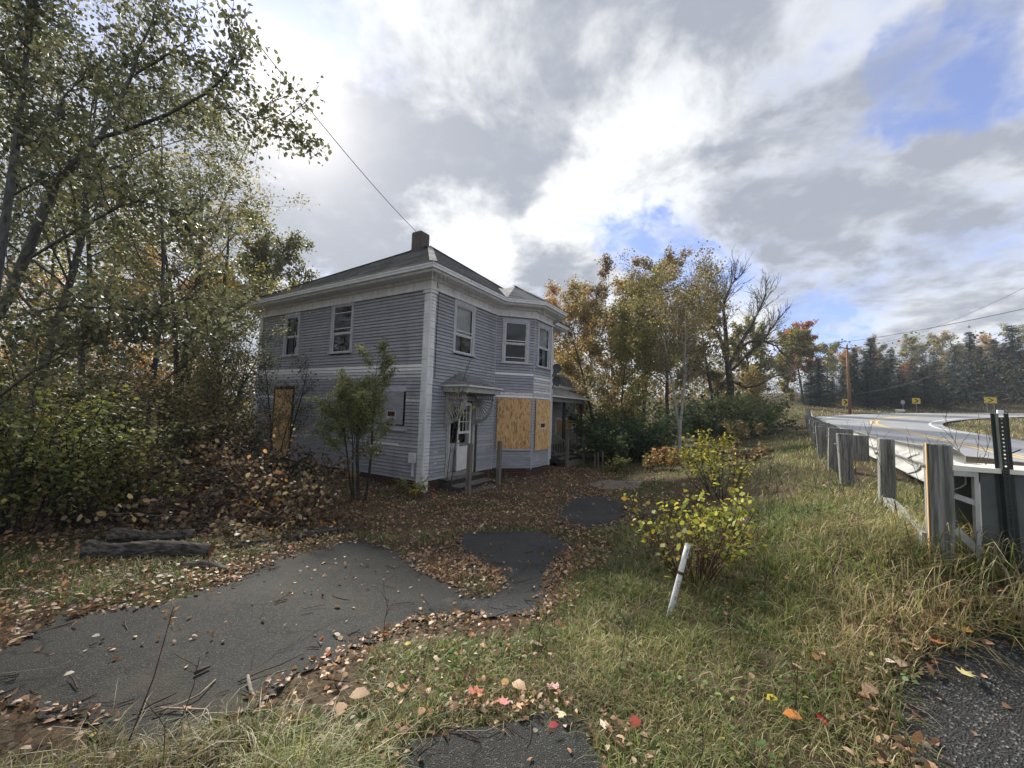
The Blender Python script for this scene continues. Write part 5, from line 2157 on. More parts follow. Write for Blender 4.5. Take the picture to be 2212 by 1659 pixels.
for (pts, rad) in lm[1:]:
    L = np.linalg.norm(np.diff(pts, axis=0), axis=1).sum()
    for i in range(int(L * 4.2)):
        f = .2 + .8 * rng.random()
        p, d_ = along(pts, f)
        b2 = polyline(p, side_dir(d_, rng, rng.uniform(.3, .8), .25), rng.uniform(1.0, 2.6), 5, rng, .10, .06)
        tw.append((b2, np.linspace(.032, .012, 6)))
        for k in range(8):
            p3, d3 = along(b2, .2 + .8 * rng.random())
            b3 = polyline(p3, side_dir(d3, rng, rng.uniform(.3, .7), .1), rng.uniform(.4, 1.1), 3, rng, .10, .03)
            tw.append((b3, np.linspace(.014, .008, 4)))
            tips.append(b3)
tubes_object('trunk', lm, 'bark_dark', bare, bb, 7)
tubes_object('twigs', tw, 'bark_grey', bare, bb, 3)
P, idx = scatter_on(tips, 1500, rng, .05)
leaves_object('crown', P, .12 * rng.uniform(.6, 1.2, len(P)), DULL, 56, 'quad', 'leaf', bare, bb)

# --- spruces and hardwoods across the road
def spruce_meshes(seed, H, Rb, dens=1.0):
    rng = np.random.default_rng(seed)
    tr_ = [(np.array([[0, 0, -.3], [0, 0, H * .5], [0, 0, H]]), np.array([H * .014, H * .009, .01]))]
    tw_, Ps, Ds, Ss = [], [], [], []
    nw = int(H * 3.0)
    for i in range(nw):
        f = i / nw
        z_ = H * (.06 + .94 * f)
        rad = Rb * (1 - f) ** .85 + .12
        nb = int((10 if f < .8 else 7) * dens)
        for k in range(nb):
            a = rng.uniform(0, 6.283)
            L = rad * rng.uniform(.65, 1.12)
            d_ = np.array([math.cos(a), math.sin(a), 0])
            n = max(3, int(L / .16))
            u_ = (np.arange(n) + .5) / n
            q = np.array([0, 0, z_]) + d_ * (L * u_)[:, None] + np.array([0, 0, 1.0]) * (-.28 * L * u_ + .16 * L * u_ ** 2.5)[:, None]
            m_ = 4
            qq = np.repeat(q, m_, axis=0) + rng.normal(size=(n * m_, 3)) * np.array([.07, .07, .05])
            sd2 = np.array([-d_[1], d_[0], 0])
            sg = np.tile(np.array([-1, 1, 0, .5]), n)[:, None]
            dd_ = d_ * .7 + sd2 * sg * .8 + np.array([0, 0, -.30]) + rng.normal(size=(n * m_, 3)) * .22
            Ps.append(qq)
            Ds.append(dd_)
            Ss.append(np.repeat(.50 - .18 * u_, m_) * rng.uniform(.7, 1.2, n * m_) * (.7 + .3 * (1 - f)))
    P, D_, S_ = np.concatenate(Ps), unit(np.concatenate(Ds)), np.concatenate(Ss)
    w_ = unit(np.cross(D_, np.array([0, 0, 1.0]) + rng.normal(size=D_.shape) * .35))
    t_ = np.array([[0, 0], [.35, .17], [1, 0], [.35, -.17]])
    V = P[:, None, :] + S_[:, None, None] * (t_[None, :, 0:1] * D_[:, None, :] + t_[None, :, 1:2] * w_[:, None, :])
    F = np.arange(len(P) * 4).reshape(-1, 4)
    c = pick_colors(rng, len(P), [(.036, .058, .062, 5), (.048, .072, .074, 4), (.062, .086, .08, 2), (.026, .044, .050, 3)], .25)  # needle greens pushed to blue to stand for distance haze
    V1, F1 = tubes_np(tr_, 6)
    return np_mesh('trunk', V1, F1, smooth=True), np_mesh('crown', V.reshape(-1, 3), F, np.repeat(c, 4, axis=0))


SPV = []
for i in range(4):
    a, b_ = spruce_meshes(700 + i, 12.0, (2.3, 2.0, 2.7, 2.2)[i])
    a.materials.append(MATS['bark_dark'])
    b_.materials.append(MATS['needle'])
    SPV.append((a, b_))


def spruce(px, Y, top_py, var, label, rot):
    bpt = gbase(px, Y)
    h_ = at(px, top_py, Y).z - bpt[2]
    rt = empty('spruce_tree', bpt, rot, label, 'spruce', 'spruces across the road')
    s_ = h_ / 12.0
    rt.scale = (s_ * 1.55, s_ * 1.55, s_)
    link('trunk', SPV[var][0], None, rt)
    link('crown', SPV[var][1], None, rt)
    return rt


SP = [(1770, 58, 768, 'pointed dark spruce, first one left of the utility pole'), (1752, 60, 778, 'shorter spruce at the left end of the spruce row'), (1800, 64, 812, 'low young spruce tucked just left of the pole'),
      (1848, 60, 752, 'spruce standing just right of the utility pole'), (1884, 62, 727, 'tall spire topped spruce, second right of the pole'), (1874, 57, 765, 'broad spruce under the spire topped one'),
      (1927, 60, 752, 'spruce left of the red brown tree gap'), (1915, 66, 770, 'narrow spruce behind the gap left of the round sign'), (1945, 57, 790, 'low spruce behind the round road sign'),
      (1998, 58, 766, 'blunt topped spruce above the middle chevron sign'), (2022, 60, 758, 'wide spruce right of the middle chevron sign'), (2040, 55, 830, 'small young spruce in front of the wide one'),
      (2068, 63, 745, 'spruce in the middle of the dark right hand group'), (2102, 60, 715, 'tall spruce left of the wide chevron sign'), (2125, 64, 752, 'narrow spruce behind the wide chevron sign'),
      (2155, 59, 732, 'spruce rising just right of the wide chevron sign'), (2196, 58, 700, 'highest spruce close to the right edge'), (2230, 60, 720, 'spruce cut by the right edge of the picture'),
      (2175, 66, 740, 'spruce filling the gap left of the highest one'), (1975, 66, 772, 'spruce half hidden behind the blunt topped one'), (2255, 55, 735, 'spruce just outside the right edge'),
      (1822, 67, 790, 'slim spruce behind the utility pole')]
rr = random.Random(77)
for i, (px, Y, py, lab) in enumerate(SP):
    spruce(px, Y, py, i % 4, lab, rr.uniform(0, 6.28))
HW = [(1790, 72, 752, Y_GREEN, 'yellow green hardwood crown left of the pole behind the spruces'), (1955, 66, 790, RED, 'red brown hardwood filling the gap between the spruces'), (1980, 80, 740, Y_GREEN, 'pale green hardwood crown above the spruces right of the spire'),
      (2035, 84, 728, Y_BROWN, 'rounded tan hardwood rising highest over the middle spruces'), (2085, 78, 750, DULL, 'olive hardwood behind the middle of the spruce group'), (2150, 82, 735, ORANGE, 'orange crown showing above the right hand spruces'),
      (1905, 82, 745, DULL, 'thin grey green hardwood behind the spire topped spruce'), (2050, 70, 800, ORANGE, 'orange foliage in the gap right of the blunt topped spruce'), (2210, 80, 718, Y_GREEN, 'green hardwood behind the highest spruce'),
      (1840, 78, 762, ORANGE, 'orange brown hardwood behind the pole')]
for i, (px, Y, py, pal, lab) in enumerate(HW):
    Y += 12
    bpt = gbase(px, Y)
    tree('hillside_tree', lab, bpt, at(px, py, Y).z - bpt[2], 900 + i * 3, pal, 8000, .24, 'bark_grey', .16, h0=.12, L1=.24, prof=up_prof, nb1=14, nb2=5, nb3=1, spread=.25, group='hardwoods across the road', twigs_on=False)

# far wooded rise that closes the view: one mass
rng = np.random.default_rng(5)
n = 30000
az = rng.uniform(R(-75), R(78), n)
ring = rng.uniform(70, 105, n)
fz = rng.random(n) ** .8
P = np.column_stack([np.sin(az) * ring, np.cos(az) * ring])
hgt = 7.0 + 4.0 * vnoise(np.column_stack([az * 14, ring * .05]), 1.0, 8) + 3.0 * vnoise(np.column_stack([az * 60, ring * .1]), 1.0, 9)
keepm = ~((az > R(30)) & (ring < 96))
P3 = np.column_stack([P, tz(P) + fz * hgt])[keepm]
tone = (.6 + .8 * vnoise(np.column_stack([az * 40, ring * .2]), 1.0, 12))[keepm]
n2 = 26000
az = rng.uniform(R(-72), R(31), n2)
ring = rng.uniform(36, 62, n2)
P = np.column_stack([np.sin(az) * ring, np.cos(az) * ring])
hg2 = 3.2 + 3.4 * vnoise(np.column_stack([az * 22, ring * .08]), 1.0, 18)
P3 = np.vstack([P3, np.column_stack([P, tz(P) + rng.random(n2) * hg2])])
tone = np.concatenate([tone, .4 + .7 * vnoise(np.column_stack([az * 50, ring * .2]), 1.0, 19)])
fw = leaves_object('far_woods', P3, (.16 + .0042 * np.linalg.norm(P3[:, :2], axis=1)) * rng.uniform(.5, 1.3, len(P3)), DULL + [(.24, .12, .05, 2), (.03, .042, .032, 5)], 6, 'quad', 'leaf', clump=tone)
props(fw, 'hazy mixed autumn woods closing the background', 'woods', kind='stuff')

n2 = 22000
az = rng.uniform(R(28), R(66), n2)
ring = rng.uniform(74, 98, n2)
P = np.column_stack([np.sin(az) * ring, np.cos(az) * ring])
hg2 = 5.0 + 5.0 * vnoise(np.column_stack([az * 30, ring * .05]), 1.0, 28)
P3 = np.column_stack([P, tz(P) + rng.random(n2) * hg2])
tone = .5 + .6 * vnoise(np.column_stack([az * 50, ring * .2]), 1.0, 29)
fw2 = leaves_object('far_woods', P3, .36 * rng.uniform(.5, 1.3, n2), [(.036, .058, .062, 6), (.05, .074, .076, 4), (.12, .11, .065, 2), (.20, .13, .08, 1.5)], 66, 'long', 'leaf', clump=tone)  # distance haze painted into the leaf colours as dark blue green
props(fw2, 'hazy blue green woods filling behind the spruces across the road', 'woods', kind='stuff')

# ------------------------------------------------------------------ shrubs
def shrub(name, label, base, H, W, seed, palette, nleaf, lsize, stems=10, bark='twig', shape='oval', group=None, cat='shrub', droop=0.0, mat='leaf', sub=5, updir=0.0, lo=.25, rstem=.010, l2=.35, spread=.04):
    rng = np.random.default_rng(seed)
    base = np.array(base, float)
    rt = empty(name, base, 0, label, cat, group)
    st_, tw_, tips = [], [], []
    for i in range(stems):
        a = rng.uniform(0, 6.283)
        rad = W * math.sqrt(rng.random())
        tgt = np.array([math.cos(a) * rad, math.sin(a) * rad, H * rng.uniform(.65, 1.05)])
        p0 = base + np.array([math.cos(a) * rad * .25, math.sin(a) * rad * .25, -.05])
        pts = polyline(p0, tgt - np.array([math.cos(a) * rad * .25, math.sin(a) * rad * .25, 0]), np.linalg.norm(tgt), 6, rng, .10, .04 - droop)
        st_.append((pts, np.linspace(rstem, rstem * .35, 7)))
        tips.append(pts[3:] if lo > 0 else pts[1:])
        for k in range(sub):
            p, d_ = along(pts, .3 + .7 * rng.random())
            b2 = polyline(p, side_dir(d_, rng, rng.uniform(.4, 1.1), .1 - droop), H * l2 * rng.uniform(.5, 1.2), 4, rng, .14, .02 - droop)
            tw_.append((b2, np.linspace(rstem * .45, .0025, 5)))
            tips.append(b2)
    tubes_object('stems', st_, bark, rt, base, 5, extra=tw_)
    if nleaf:
        P, idx = scatter_on(tips, nleaf, rng, spread, lo)
        tone = rng.uniform(.7, 1.25, len(tips))
        leaves_object('foliage', P, lsize * rng.uniform(.6, 1.3, nleaf), palette, seed + 1, shape, mat, rt, base, clump=tone[idx], droop=droop * 3, updir=updir, flat=None if shape == 'long' else .75)
    return rt


def g3(p):
    return np.array([p[0], p[1], gz(p[0], p[1])])


GREENB = [(.20, .225, .08, 4), (.28, .29, .10, 3), (.14, .165, .065, 3), (.38, .33, .10, 1)]
DARKG = [(.05, .08, .042, 4), (.075, .11, .052, 3), (.11, .135, .055, 2), (.20, .19, .07, .6)]
DEADL = [(0.2, 0.15, 0.106, 4), (0.125, 0.088, 0.062, 4), (0.3, 0.237, 0.175, 2), (0.081, 0.056, 0.044, 3)]

# yellow-green shrub by the pipe
pb_ = gpt(1497, 1245)
shrub('yellow_shrub', 'bright yellow green shrub with thin dark stems on the bank beside the white pipe', g3(pb_), .72, .70, 31, SHRUB, 620, .052, 24, 'twig_red', 'oval', sub=4, lo=.45, rstem=.007, updir=.0)
pb_ = gpt(1560, 1075)
shrub('yellow_shrub', 'pale yellow leafed shrub further down the bank behind the bright one', g3(pb_), .9, .8, 33, SHRUB, 480, .06, 16, 'twig', 'oval', sub=4)
pb_ = gpt(1500, 1260)
shrub('dead_weed_clump', 'tangle of dry brown weeds at the foot of the yellow shrub', g3(pb_), .55, .55, 34, DEADL, 420, .05, 26, 'twig_red', 'long', cat='weeds', sub=4, rstem=.004)
# young tree by the left wall (goes up past the sign)
sb = gbase(782, 9.35)
tree('young_willow', 'young feathery green tree growing against the left wall of the house', sb, 3.6, 41, [(.20, .225, .10, 4), (.26, .275, .12, 4), (.16, .175, .08, 2), (.34, .32, .15, 1)], 17000, .075, 'bark_dark', .032,
     stems=5, splay=.16, h0=.44, L1=.34, nb1=9, ang1=.7, up1=.10, nb2=5, l2=.45, nb3=2, shape='long', spread=.045, cat='young tree', wob=.04)
# bare sapling by the side door board
sb = gbase(608, 12.4)
tree('bare_sapling', 'thin dark nearly leafless sapling in front of the tall boarded doorway', sb, 4.4, 43, G_OLIVE, 1500, .06, 'bark_dark', .035, stems=3, splay=.10, h0=.25, L1=.26, nb1=9, ang1=.7, up1=.08, nb2=5, nb3=2, cat='young tree')
# sapling at the front steps
sb = gbase(966, 10.55)
tree('bare_sapling', 'thin leafless sapling growing up beside the front steps', sb, 3.9, 44, [(.30, .28, .06, 3), (.24, .2, .05, 1)], 22, .11, 'twig', .018, stems=2, splay=.04, h0=.42, L1=.26, nb1=6, ang1=.5, up1=.06, nb2=3, nb3=0, shape='oval', cat='young tree')
# dark leafy shrubs under the birches
shrub('green_thicket', 'dark green broad leafed thicket right of the porch', gbase(1345, 20.0), 1.9, 2.7, 51, [(.06, .105, .055, 4), (.08, .13, .06, 3), (.12, .16, .06, 1.5), (.22, .22, .07, .5)], 13000, .15, 60, 'twig', 'oval', cat='thicket', lo=.0, sub=8, droop=.05, spread=.15)
shrub('green_thicket', 'dark green thicket between the birch clump and the bare tree', gbase(1550, 23.0), 1.9, 3.0, 52, DARKG, 12000, .15, 60, 'twig', 'oval', cat='thicket', lo=.0, sub=8, droop=.05, spread=.15)
shrub('green_thicket', 'shadowed thicket behind the porch stairs', gbase(1262, 25.5), 2.0, 2.0, 53, DARKG, 8000, .15, 44, 'twig', 'oval', cat='thicket', lo=.0, sub=8, spread=.15)
shrub('green_thicket', 'dull green thicket at the foot of the grassy bank', gbase(1625, 27.0), 1.8, 2.2, 54, [(.06, .075, .03, 3), (.10, .10, .04, 3), (.17, .15, .05, 1)], 9000, .15, 50, 'twig', 'oval', cat='thicket', lo=.0, sub=8, spread=.15)
# low weeds by the far yard
for i, (px, Y, H, W, pal, nl, lab) in enumerate([
        (1440, 14.5, .75, .55, ORANGE, 650, 'orange leafed low bush at the edge of the yard under the birch clump'), (1400, 15.5, .6, .5, Y_BROWN, 500, 'brown low bush left of the orange one'),
        (1310, 15.8, .5, .8, GREENB, 700, 'low pale green weeds below the porch stairs'), (1500, 12.5, .7, .6, SHRUB, 500, 'yellow low bush at the head of the bank'),
        (1545, 14.0, .9, .8, SHRUB, 500, 'sparse yellow green bush right of the birch clump'), (1590, 11.5, .45, .8, BROWN, 900, 'heap of cut brown brush lying on the bank'),
        (1610, 18.0, 1.1, 1.1, DULL, 1200, 'brown weedy bush at the foot of the bank')]):
    shrub('low_bush', lab, gbase(px, Y), H, W, 60 + i * 2, pal, nl, .085, 12, 'twig_red', 'oval', group='low bushes round the yard', sub=4)
for i, (px, Y, lab, pal) in enumerate([(905, 10.2, 'small yellow green weed at the foot of the white corner board', SHRUB), (865, 10.3, 'small weed left of the corner board by the brick base', GREENB), (1075, 13.0, 'fern and weeds under the bay window', DARKG)]):
    shrub('weed', lab, gbase(px, Y), .40, .28, 80 + i * 2, pal, 320, .055, 9, 'twig', 'oval', cat='weeds', sub=4, rstem=.004)

# left side: understorey bushes, brush pile, logs
LB = [(60, 5.4, 1.9, 1.0, GREENB, 2600, .062, 'round leafed green bush at the left edge'), (200, 5.9, 1.9, 1.0, GREENB, 2600, .060, 'round leafed green bush beside the first one'),
      (300, 6.1, 1.05, .75, [(.16, .17, .045, 4), (.22, .21, .06, 3), (.10, .12, .04, 2)], 1100, .062, 'light green spray of round leaves over the logs'), (130, 7.6, 2.6, 1.3, G_OLIVE, 5000, .07, 'tall olive bush behind the round leafed ones'),
      (330, 8.6, 2.4, 1.4, DULL, 5200, .075, 'brown green bush behind the brush pile'), (470, 9.6, 2.0, 1.2, DULL, 4200, .07, 'dull bush between the brush pile and the house'),
      (-60, 5.0, 1.6, 1.0, GREENB, 2200, .065, 'green bush cut by the left edge'), (230, 11.0, 3.0, 1.8, BROWN, 5200, .09, 'tall rust brown thicket under the left woods'),
      (410, 12.0, 2.8, 1.6, Y_BROWN, 4600, .09, 'yellow brown thicket under the double trunk'), (60, 11.0, 3.0, 1.8, Y_GREEN, 5000, .09, 'yellow green thicket at the far left'),
      (540, 11.0, 1.5, .7, G_OLIVE, 1500, .06, 'green bush against the far end of the left wall')]
for i, (px, Y, H, W, pal, nl, ls, lab) in enumerate(LB):
    shrub('understorey_bush', lab, gbase(px, Y), H, W, 120 + i * 2, pal, nl, ls, 14, 'bark_dark', 'oval', group='bushes of the left undergrowth', sub=8, rstem=.014, droop=.015, spread=.07, lo=.0)

rng = np.random.default_rng(9)


def brush_pile(name, label, c, rx, ry, H, nst, nleaf, seed, pal, mat='twig', lsz=.075):
    rng = np.random.default_rng(seed)
    c = np.array(c, float)
    rt = empty(name, c, 0, label, 'brush pile')
    polys, tips = [], []
    for i in range(nst):
        a = rng.uniform(0, 6.283)
        r_ = math.sqrt(rng.random())
        x, y = c[0] + math.cos(a) * rx * r_, c[1] + math.sin(a) * ry * r_
        z_ = gz(x, y) + H * (1 - r_ ** 2) * rng.random()
        d_ = np.array([rng.normal(), rng.normal() * .6, rng.normal() * .18 + .05])
        p = polyline([x, y, z_], d_, rng.uniform(.6, 2.0), 5, rng, .10, -.02)
        p[:, 2] = np.maximum(p[:, 2], tz(p[:, :2]) + .02)
        polys.append((p, np.linspace(rng.uniform(.008, .022), .004, 6)))
        tips.append(p[1:])
    tubes_object('branches', polys, mat, rt, c, 5)
    P, idx = scatter_on(tips, nleaf, rng, .09, .1)
    P[:, 2] = np.maximum(P[:, 2], tz(P[:, :2]) + .01)
    tone = rng.uniform(.7, 1.3, len(tips))
    leaves_object('dead_leaves', P, lsz * rng.uniform(.6, 1.3, nleaf), pal, seed + 1, 'curl', 'leaf', rt, c, clump=tone[idx], droop=.6)
    return rt


brush_pile('brush_pile', 'heap of cut branches with dead brown leaves left of the house', gbase(470, 7.4), 1.9, 1.2, 1.35, 170, 7500, 201, DEADL + [(.20, .10, .05, 1)])
brush_pile('brush_pile', 'low brown brush heap at the back under the woods', gbase(380, 9.2), 1.8, 1.3, 1.5, 80, 5000, 205, BROWN)
brush_pile('brush_pile', 'spray of bright orange dead leaves on top of the brush heap', gbase(505, 7.0) + np.array([0, 0, .45]), .45, .35, .7, 20, 420, 207, [(.44, .20, .05, 4), (.50, .28, .08, 3), (.30, .12, .05, 2), (.5, .36, .16, 1)])
brush_pile('brush_pile', 'thin scatter of brown brush beside the driveway edge', gbase(560, 6.3), 1.2, .5, .28, 45, 1500, 211, DEADL)
brush_pile('brush_pile', 'low tangle of bare sticks and dry leaves lying over the logs', gbase(330, 6.25), 1.5, .45, .35, 90, 1500, 221, DEADL + [(.45, .24, .09, 1)])
# conifer seedling bush (dark, feathery) near the side wall
shrub('juniper_bush', 'dark green feathery bush at the foot of the left wall', gbase(640, 9.0), .85, .6, 215, [(.018, .040, .022, 4), (.03, .055, .028, 3)], 4200, .09, 18, 'twig', 'long', sub=7)


def log(label, a, b_, r0, seed, mat='log_bark'):
    rng = np.random.default_rng(seed)
    a, b_ = np.array(a), np.array(b_)
    rt = empty('log', a, 0, label, 'log')
    mb = MB()
    n, m_ = 14, 12
    dv = b_ - a
    for i in range(n + 1):
        f = i / n
        p = dv * f
        p[2] += .02 * math.sin(f * 7 + seed)
        rr_ = r0 * (1 - .25 * f) * (1 + .08 * math.sin(f * 11 + seed))
        for k in range(m_):
            t_ = 2 * math.pi * k / m_
            q = 1 + .10 * math.sin(3 * t_ + seed + f * 2) + .06 * math.sin(7 * t_ + f * 5)
            side = np.cross(dv / np.linalg.norm(dv), [0, 0, 1])
            mb.v.append(tuple(p + side * math.cos(t_) * rr_ * q + np.array([0, 0, 1]) * math.sin(t_) * rr_ * q))
    for i in range(n):
        for k in range(m_):
            a_, c_ = i * m_ + k, i * m_ + (k + 1) % m_
            mb.f.append((a_, c_, c_ + m_, a_ + m_))
    mb.build('bark', mat, rt, smooth=True)
    for i in (0, n):
        mb = MB()
        p = dv * (i / n)
        side = np.cross(dv / np.linalg.norm(dv), [0, 0, 1])
        rr_ = r0 * (1 if i == 0 else .75) * .98
        mb.poly([tuple(p + side * math.cos(2 * math.pi * k / m_) * rr_ + np.array([0, 0, 1]) * math.sin(2 * math.pi * k / m_) * rr_) for k in range(m_)])
        mb.build('cut_end', 'log_red', rt)


def lg(px, py, up=.0):
    q = gpt(px, py)
    return (q[0], q[1], gz(*q) + up)


log('thick grey weathered log lying across the left end of the driveway edge', lg(185, 1212, .11), lg(455, 1205, .09), .105, 3)
log('dark log behind the thick grey one under the bushes', lg(235, 1180, .10), lg(420, 1170, .08), .09, 7)
log('long thin log along the driveway edge right of the brush pile', lg(500, 1190, .06), lg(760, 1150, .04), .055, 9)
log('short dark log end beside the driveway', lg(395, 1230, .05), lg(510, 1240, .04), .05, 11)

# ------------------------------------------------------------------ leaf litter and grass
def hard_d(P):
    d = np.full(len(P), -9.0)
    for poly in HARD:
        d = np.maximum(d, edge_dist(P, poly))
    return d


def house_mask(P):
    q = P - np.array(HC)
    n_ = q[:, 0] * math.cos(YAW) - q[:, 1] * math.sin(YAW)
    t_ = q[:, 0] * math.sin(YAW) + q[:, 1] * math.cos(YAW)
    inside = (n_ < .0) & (n_ > -LA) & (t_ > 0) & (t_ < WT)
    inside |= (n_ < bp) & (n_ > -.1) & (t_ > b0 + .3) & (t_ < b0 + 2 * bp + bu - .3)
    return inside


def rail_side(P):
    """signed distance left of the guard rail line (positive on the house side)"""
    x = np.interp(P[:, 1], RP[:, 1], RP[:, 0])
    x = np.where(P[:, 1] < 2.75, 2.98 + (2.75 - P[:, 1]) * .9, x)
    return (x - P[:, 0]) * .8


def sample(n, r0, r1, rng, amax=72, pw=1.0):
    """points ahead of the camera, density falling with distance"""
    u_ = rng.random(n)
    r_ = (r0 ** pw + u_ * (r1 ** pw - r0 ** pw)) ** (1 / pw)
    a = R(rng.uniform(-amax, amax, n)) if False else np.radians(rng.uniform(-amax, amax, n))
    return np.column_stack([np.sin(a) * r_, np.cos(a) * r_])


# grass amount 0..1 over the site
def grass_amt(P):
    hd = hard_d(P)
    rsd = rail_side(P)
    # right bank: everything right of the driveway line
    line_x = np.interp(P[:, 1], [0, 1.6, 2.4, 3.4, 4.5, 6, 9, 13, 20, 30], [-.6, -.5, .1, .35, .75, 1.3, 2.1, 2.9, 5.5, 9.5])
    right = ((P[:, 0] - line_x) / .5 + .5).clip(0, 1)
    g_ = right * (rsd > -1.1)
    # strip between apron and driveway
    strip_ = ((P[:, 1] > 1.72) & (P[:, 1] < 3.0) & (P[:, 0] > -.75 - .3 * vnoise(P, 3, 36))) * 1.0
    g_ = np.maximum(g_, strip_ * .85)
    # straw tuft left of the apron
    tuft = np.exp(-(((P[:, 0] + .78) / .42) ** 2 + ((P[:, 1] - 1.62) / .35) ** 2))
    g_ = np.maximum(g_, tuft)
    island = np.exp(-(((P[:, 0] + .45) / .28) ** 2 + ((P[:, 1] - 4.15) / .5) ** 2))
    g_ = np.maximum(g_, island * .9)
    yard = (P[:, 1] > 5.0) * (right < .5) * .25 * (vnoise(P, 1.1, 31) > .45)
    g_ = np.maximum(g_, yard)
    lowleft = ((P[:, 1] < 2.1) & (P[:, 0] < -.9)) * .9 * (vnoise(P, 2.5, 37) > .3)
    g_ = np.maximum(g_, lowleft)
    leftv = (P[:, 0] < -2.5) * (P[:, 1] > 2.5) * (hd < -.25) * .45
    g_ = np.maximum(g_, leftv)
    far = (rsd < -9) * 1.0
    g_ = g_ * (hd < .03 + .06 * (vnoise(P, 6, 32) - .3))
    return g_


SHARE = np.array([1.0])


def blades(name, P, L, W, cols, rng, lean=.55, parent=None):
    n = len(P)
    z_ = tz(P) - .01
    base = np.column_stack([P, z_])
    a = rng.uniform(0, 6.283, n)
    d = np.column_stack([np.cos(a), np.sin(a), np.zeros(n)])
    sd3 = np.column_stack([-np.sin(a), np.cos(a), np.zeros(n)])
    ln = (np.asarray(lean) * rng.uniform(.2, 1.7, n))[:, None]
    Lc, Wc = L[:, None], W[:, None]
    m1 = base + d * Lc * .22 * ln + np.array([0, 0, 1]) * Lc * np.maximum(.50 - .10 * ln, .1)
    m2 = base + d * Lc * .62 * ln + np.array([0, 0, 1]) * Lc * np.maximum(.86 - .22 * ln, .12)
    tp = base + d * Lc * 1.02 * ln + np.array([0, 0, 1]) * Lc * np.maximum(1.0 - .42 * ln, .10)
    V = np.stack([base - sd3 * Wc, base + sd3 * Wc, m1 + sd3 * Wc * .85, m1 - sd3 * Wc * .85, m2 + sd3 * Wc * .5, m2 - sd3 * Wc * .5, tp + sd3 * Wc * .08, tp - sd3 * Wc * .08], axis=1)
    k = 8
    o_ = (np.arange(n) * k)[:, None]
    F = np.concatenate([np.array([[0, 1, 2, 3]]) + o_, np.array([[3, 2, 4, 5]]) + o_, np.array([[5, 4, 6, 7]]) + o_])
    return link(name, np_mesh(name, V.reshape(-1, 3), F, np.repeat(cols, k, axis=0)), 'blade', parent)


GR = [(.175, .215, .07, 6), (.225, .25, .09, 4), (.13, .17, .055, 5), (.33, .29, .165, 2.0), (.44, .39, .25, 1.2), (.22, .18, .11, 1.5)]
STRAW = [(.42, .35, .22, 4), (.33, .26, .155, 4), (.24, .19, .115, 3), (.18, .175, .08, 2)]
GREEN = [(.10, .17, .055, 5), (.135, .205, .07, 3), (.08, .135, .045, 3)]
rng = np.random.default_rng(77)
tuftP = np.column_stack([rng.normal(-.80, .30, 5000), rng.normal(1.60, .22, 5000)])
P = np.vstack([tuftP, sample(240000, 1.15, 7.0, rng, 68, 1.15), sample(90000, 5.0, 26.0, rng, 62, 1.0)])
ga = grass_amt(P)
cl = vnoise(P, 2.4, 41) * .6 + vnoise(P, 7.5, 42) * .6
ok = (rng.random(len(P)) < ga * (-.12 + 1.35 * cl)) & ~house_mask(P) & (rail_side(P) > -1.3)
P, cl, ga = P[ok], cl[ok], ga[ok]
r_ = np.linalg.norm(P, axis=1)
rsd = rail_side(P)
tall = np.exp(-(rsd / 1.1) ** 2)                              # long dry grass under the rail
tuft = np.maximum(np.exp(-(((P[:, 0] + .78) / .42) ** 2 + ((P[:, 1] - 1.62) / .35) ** 2)), .6 * ((P[:, 1] < 2.1) & (P[:, 0] < -.9)))
nearsign = np.exp(-(((P[:, 0] - 3.3) / .8) ** 2 + ((P[:, 1] - 2.35) / .6) ** 2))
L = (.030 + .048 * cl + .09 * tall * rng.random(len(P)) + .15 * tuft * rng.random(len(P)) + .20 * nearsign * rng.random(len(P))) * rng.uniform(.55, 1.5, len(P)) * (1 + .02 * r_)
bankg = np.exp(-((rsd - 2.6) / 1.3) ** 2) * (P[:, 1] > 6)
L = np.where(bankg > .5, L * .75, L)
W = (.0010 + .00052 * r_) * rng.uniform(.7, 1.4, len(P))
cols = pick_colors(rng, len(P), GR, .25)
st_c = pick_colors(rng, len(P), STRAW, .25)
gn_c = pick_colors(rng, len(P), GREEN, .2)
mxs = (np.clip(tall * .45 + tuft * .95 + (vnoise(P, 1.3, 43) - .62) * 1.6, 0, .95))
sel = rng.random(len(P)) < mxs
cols[sel] = st_c[sel]
sel = rng.random(len(P)) < np.clip(bankg * .75 + (vnoise(P, .9, 44) - .72) * 2.5, 0, .9)
cols[sel] = gn_c[sel]
cols = cols * (.55 + .75 * vnoise(P, 3.2, 45))[:, None]
lnn = np.where(rng.random(len(P)) < .45, 1.25, .6)
L = L * np.where(lnn > 1, 1.25, 1.0)
props(blades('grass', P, L, W, cols, rng, lnn), 'matted green and straw coloured grass over the bank and between the asphalt', 'grass', kind='stuff')

# broad leafed weeds low in the grass
rng = np.random.default_rng(76)
cen = np.vstack([sample(170, 1.9, 6.0, rng, 60, 1.1), sample(160, 5.0, 16.0, rng, 50, 1.1)])
cen = cen[(grass_amt(cen) > .5) & (rail_side(cen) > -.3)]
npl = 34
ci = np.repeat(np.arange(len(cen)), npl)
dist = np.linalg.norm(cen, axis=1)
P = cen[ci] + rng.normal(size=(len(ci), 2)) * (.05 + .008 * dist[ci])[:, None]
P3 = np.column_stack([P, tz(P) + .015 + rng.random(len(ci)) * .10])
wd = leaves_object('ground_weeds', P3, (.017 + .0032 * dist[ci]) * rng.uniform(.6, 1.4, len(ci)), [(.09, .15, .05, 4), (.13, .19, .06, 3), (.07, .12, .045, 3), (.22, .20, .08, 1), (.26, .17, .09, .7)], 75, 'oval', 'leaf',
                   clump=rng.uniform(.6, 1.25, len(cen))[ci], flat=.8)
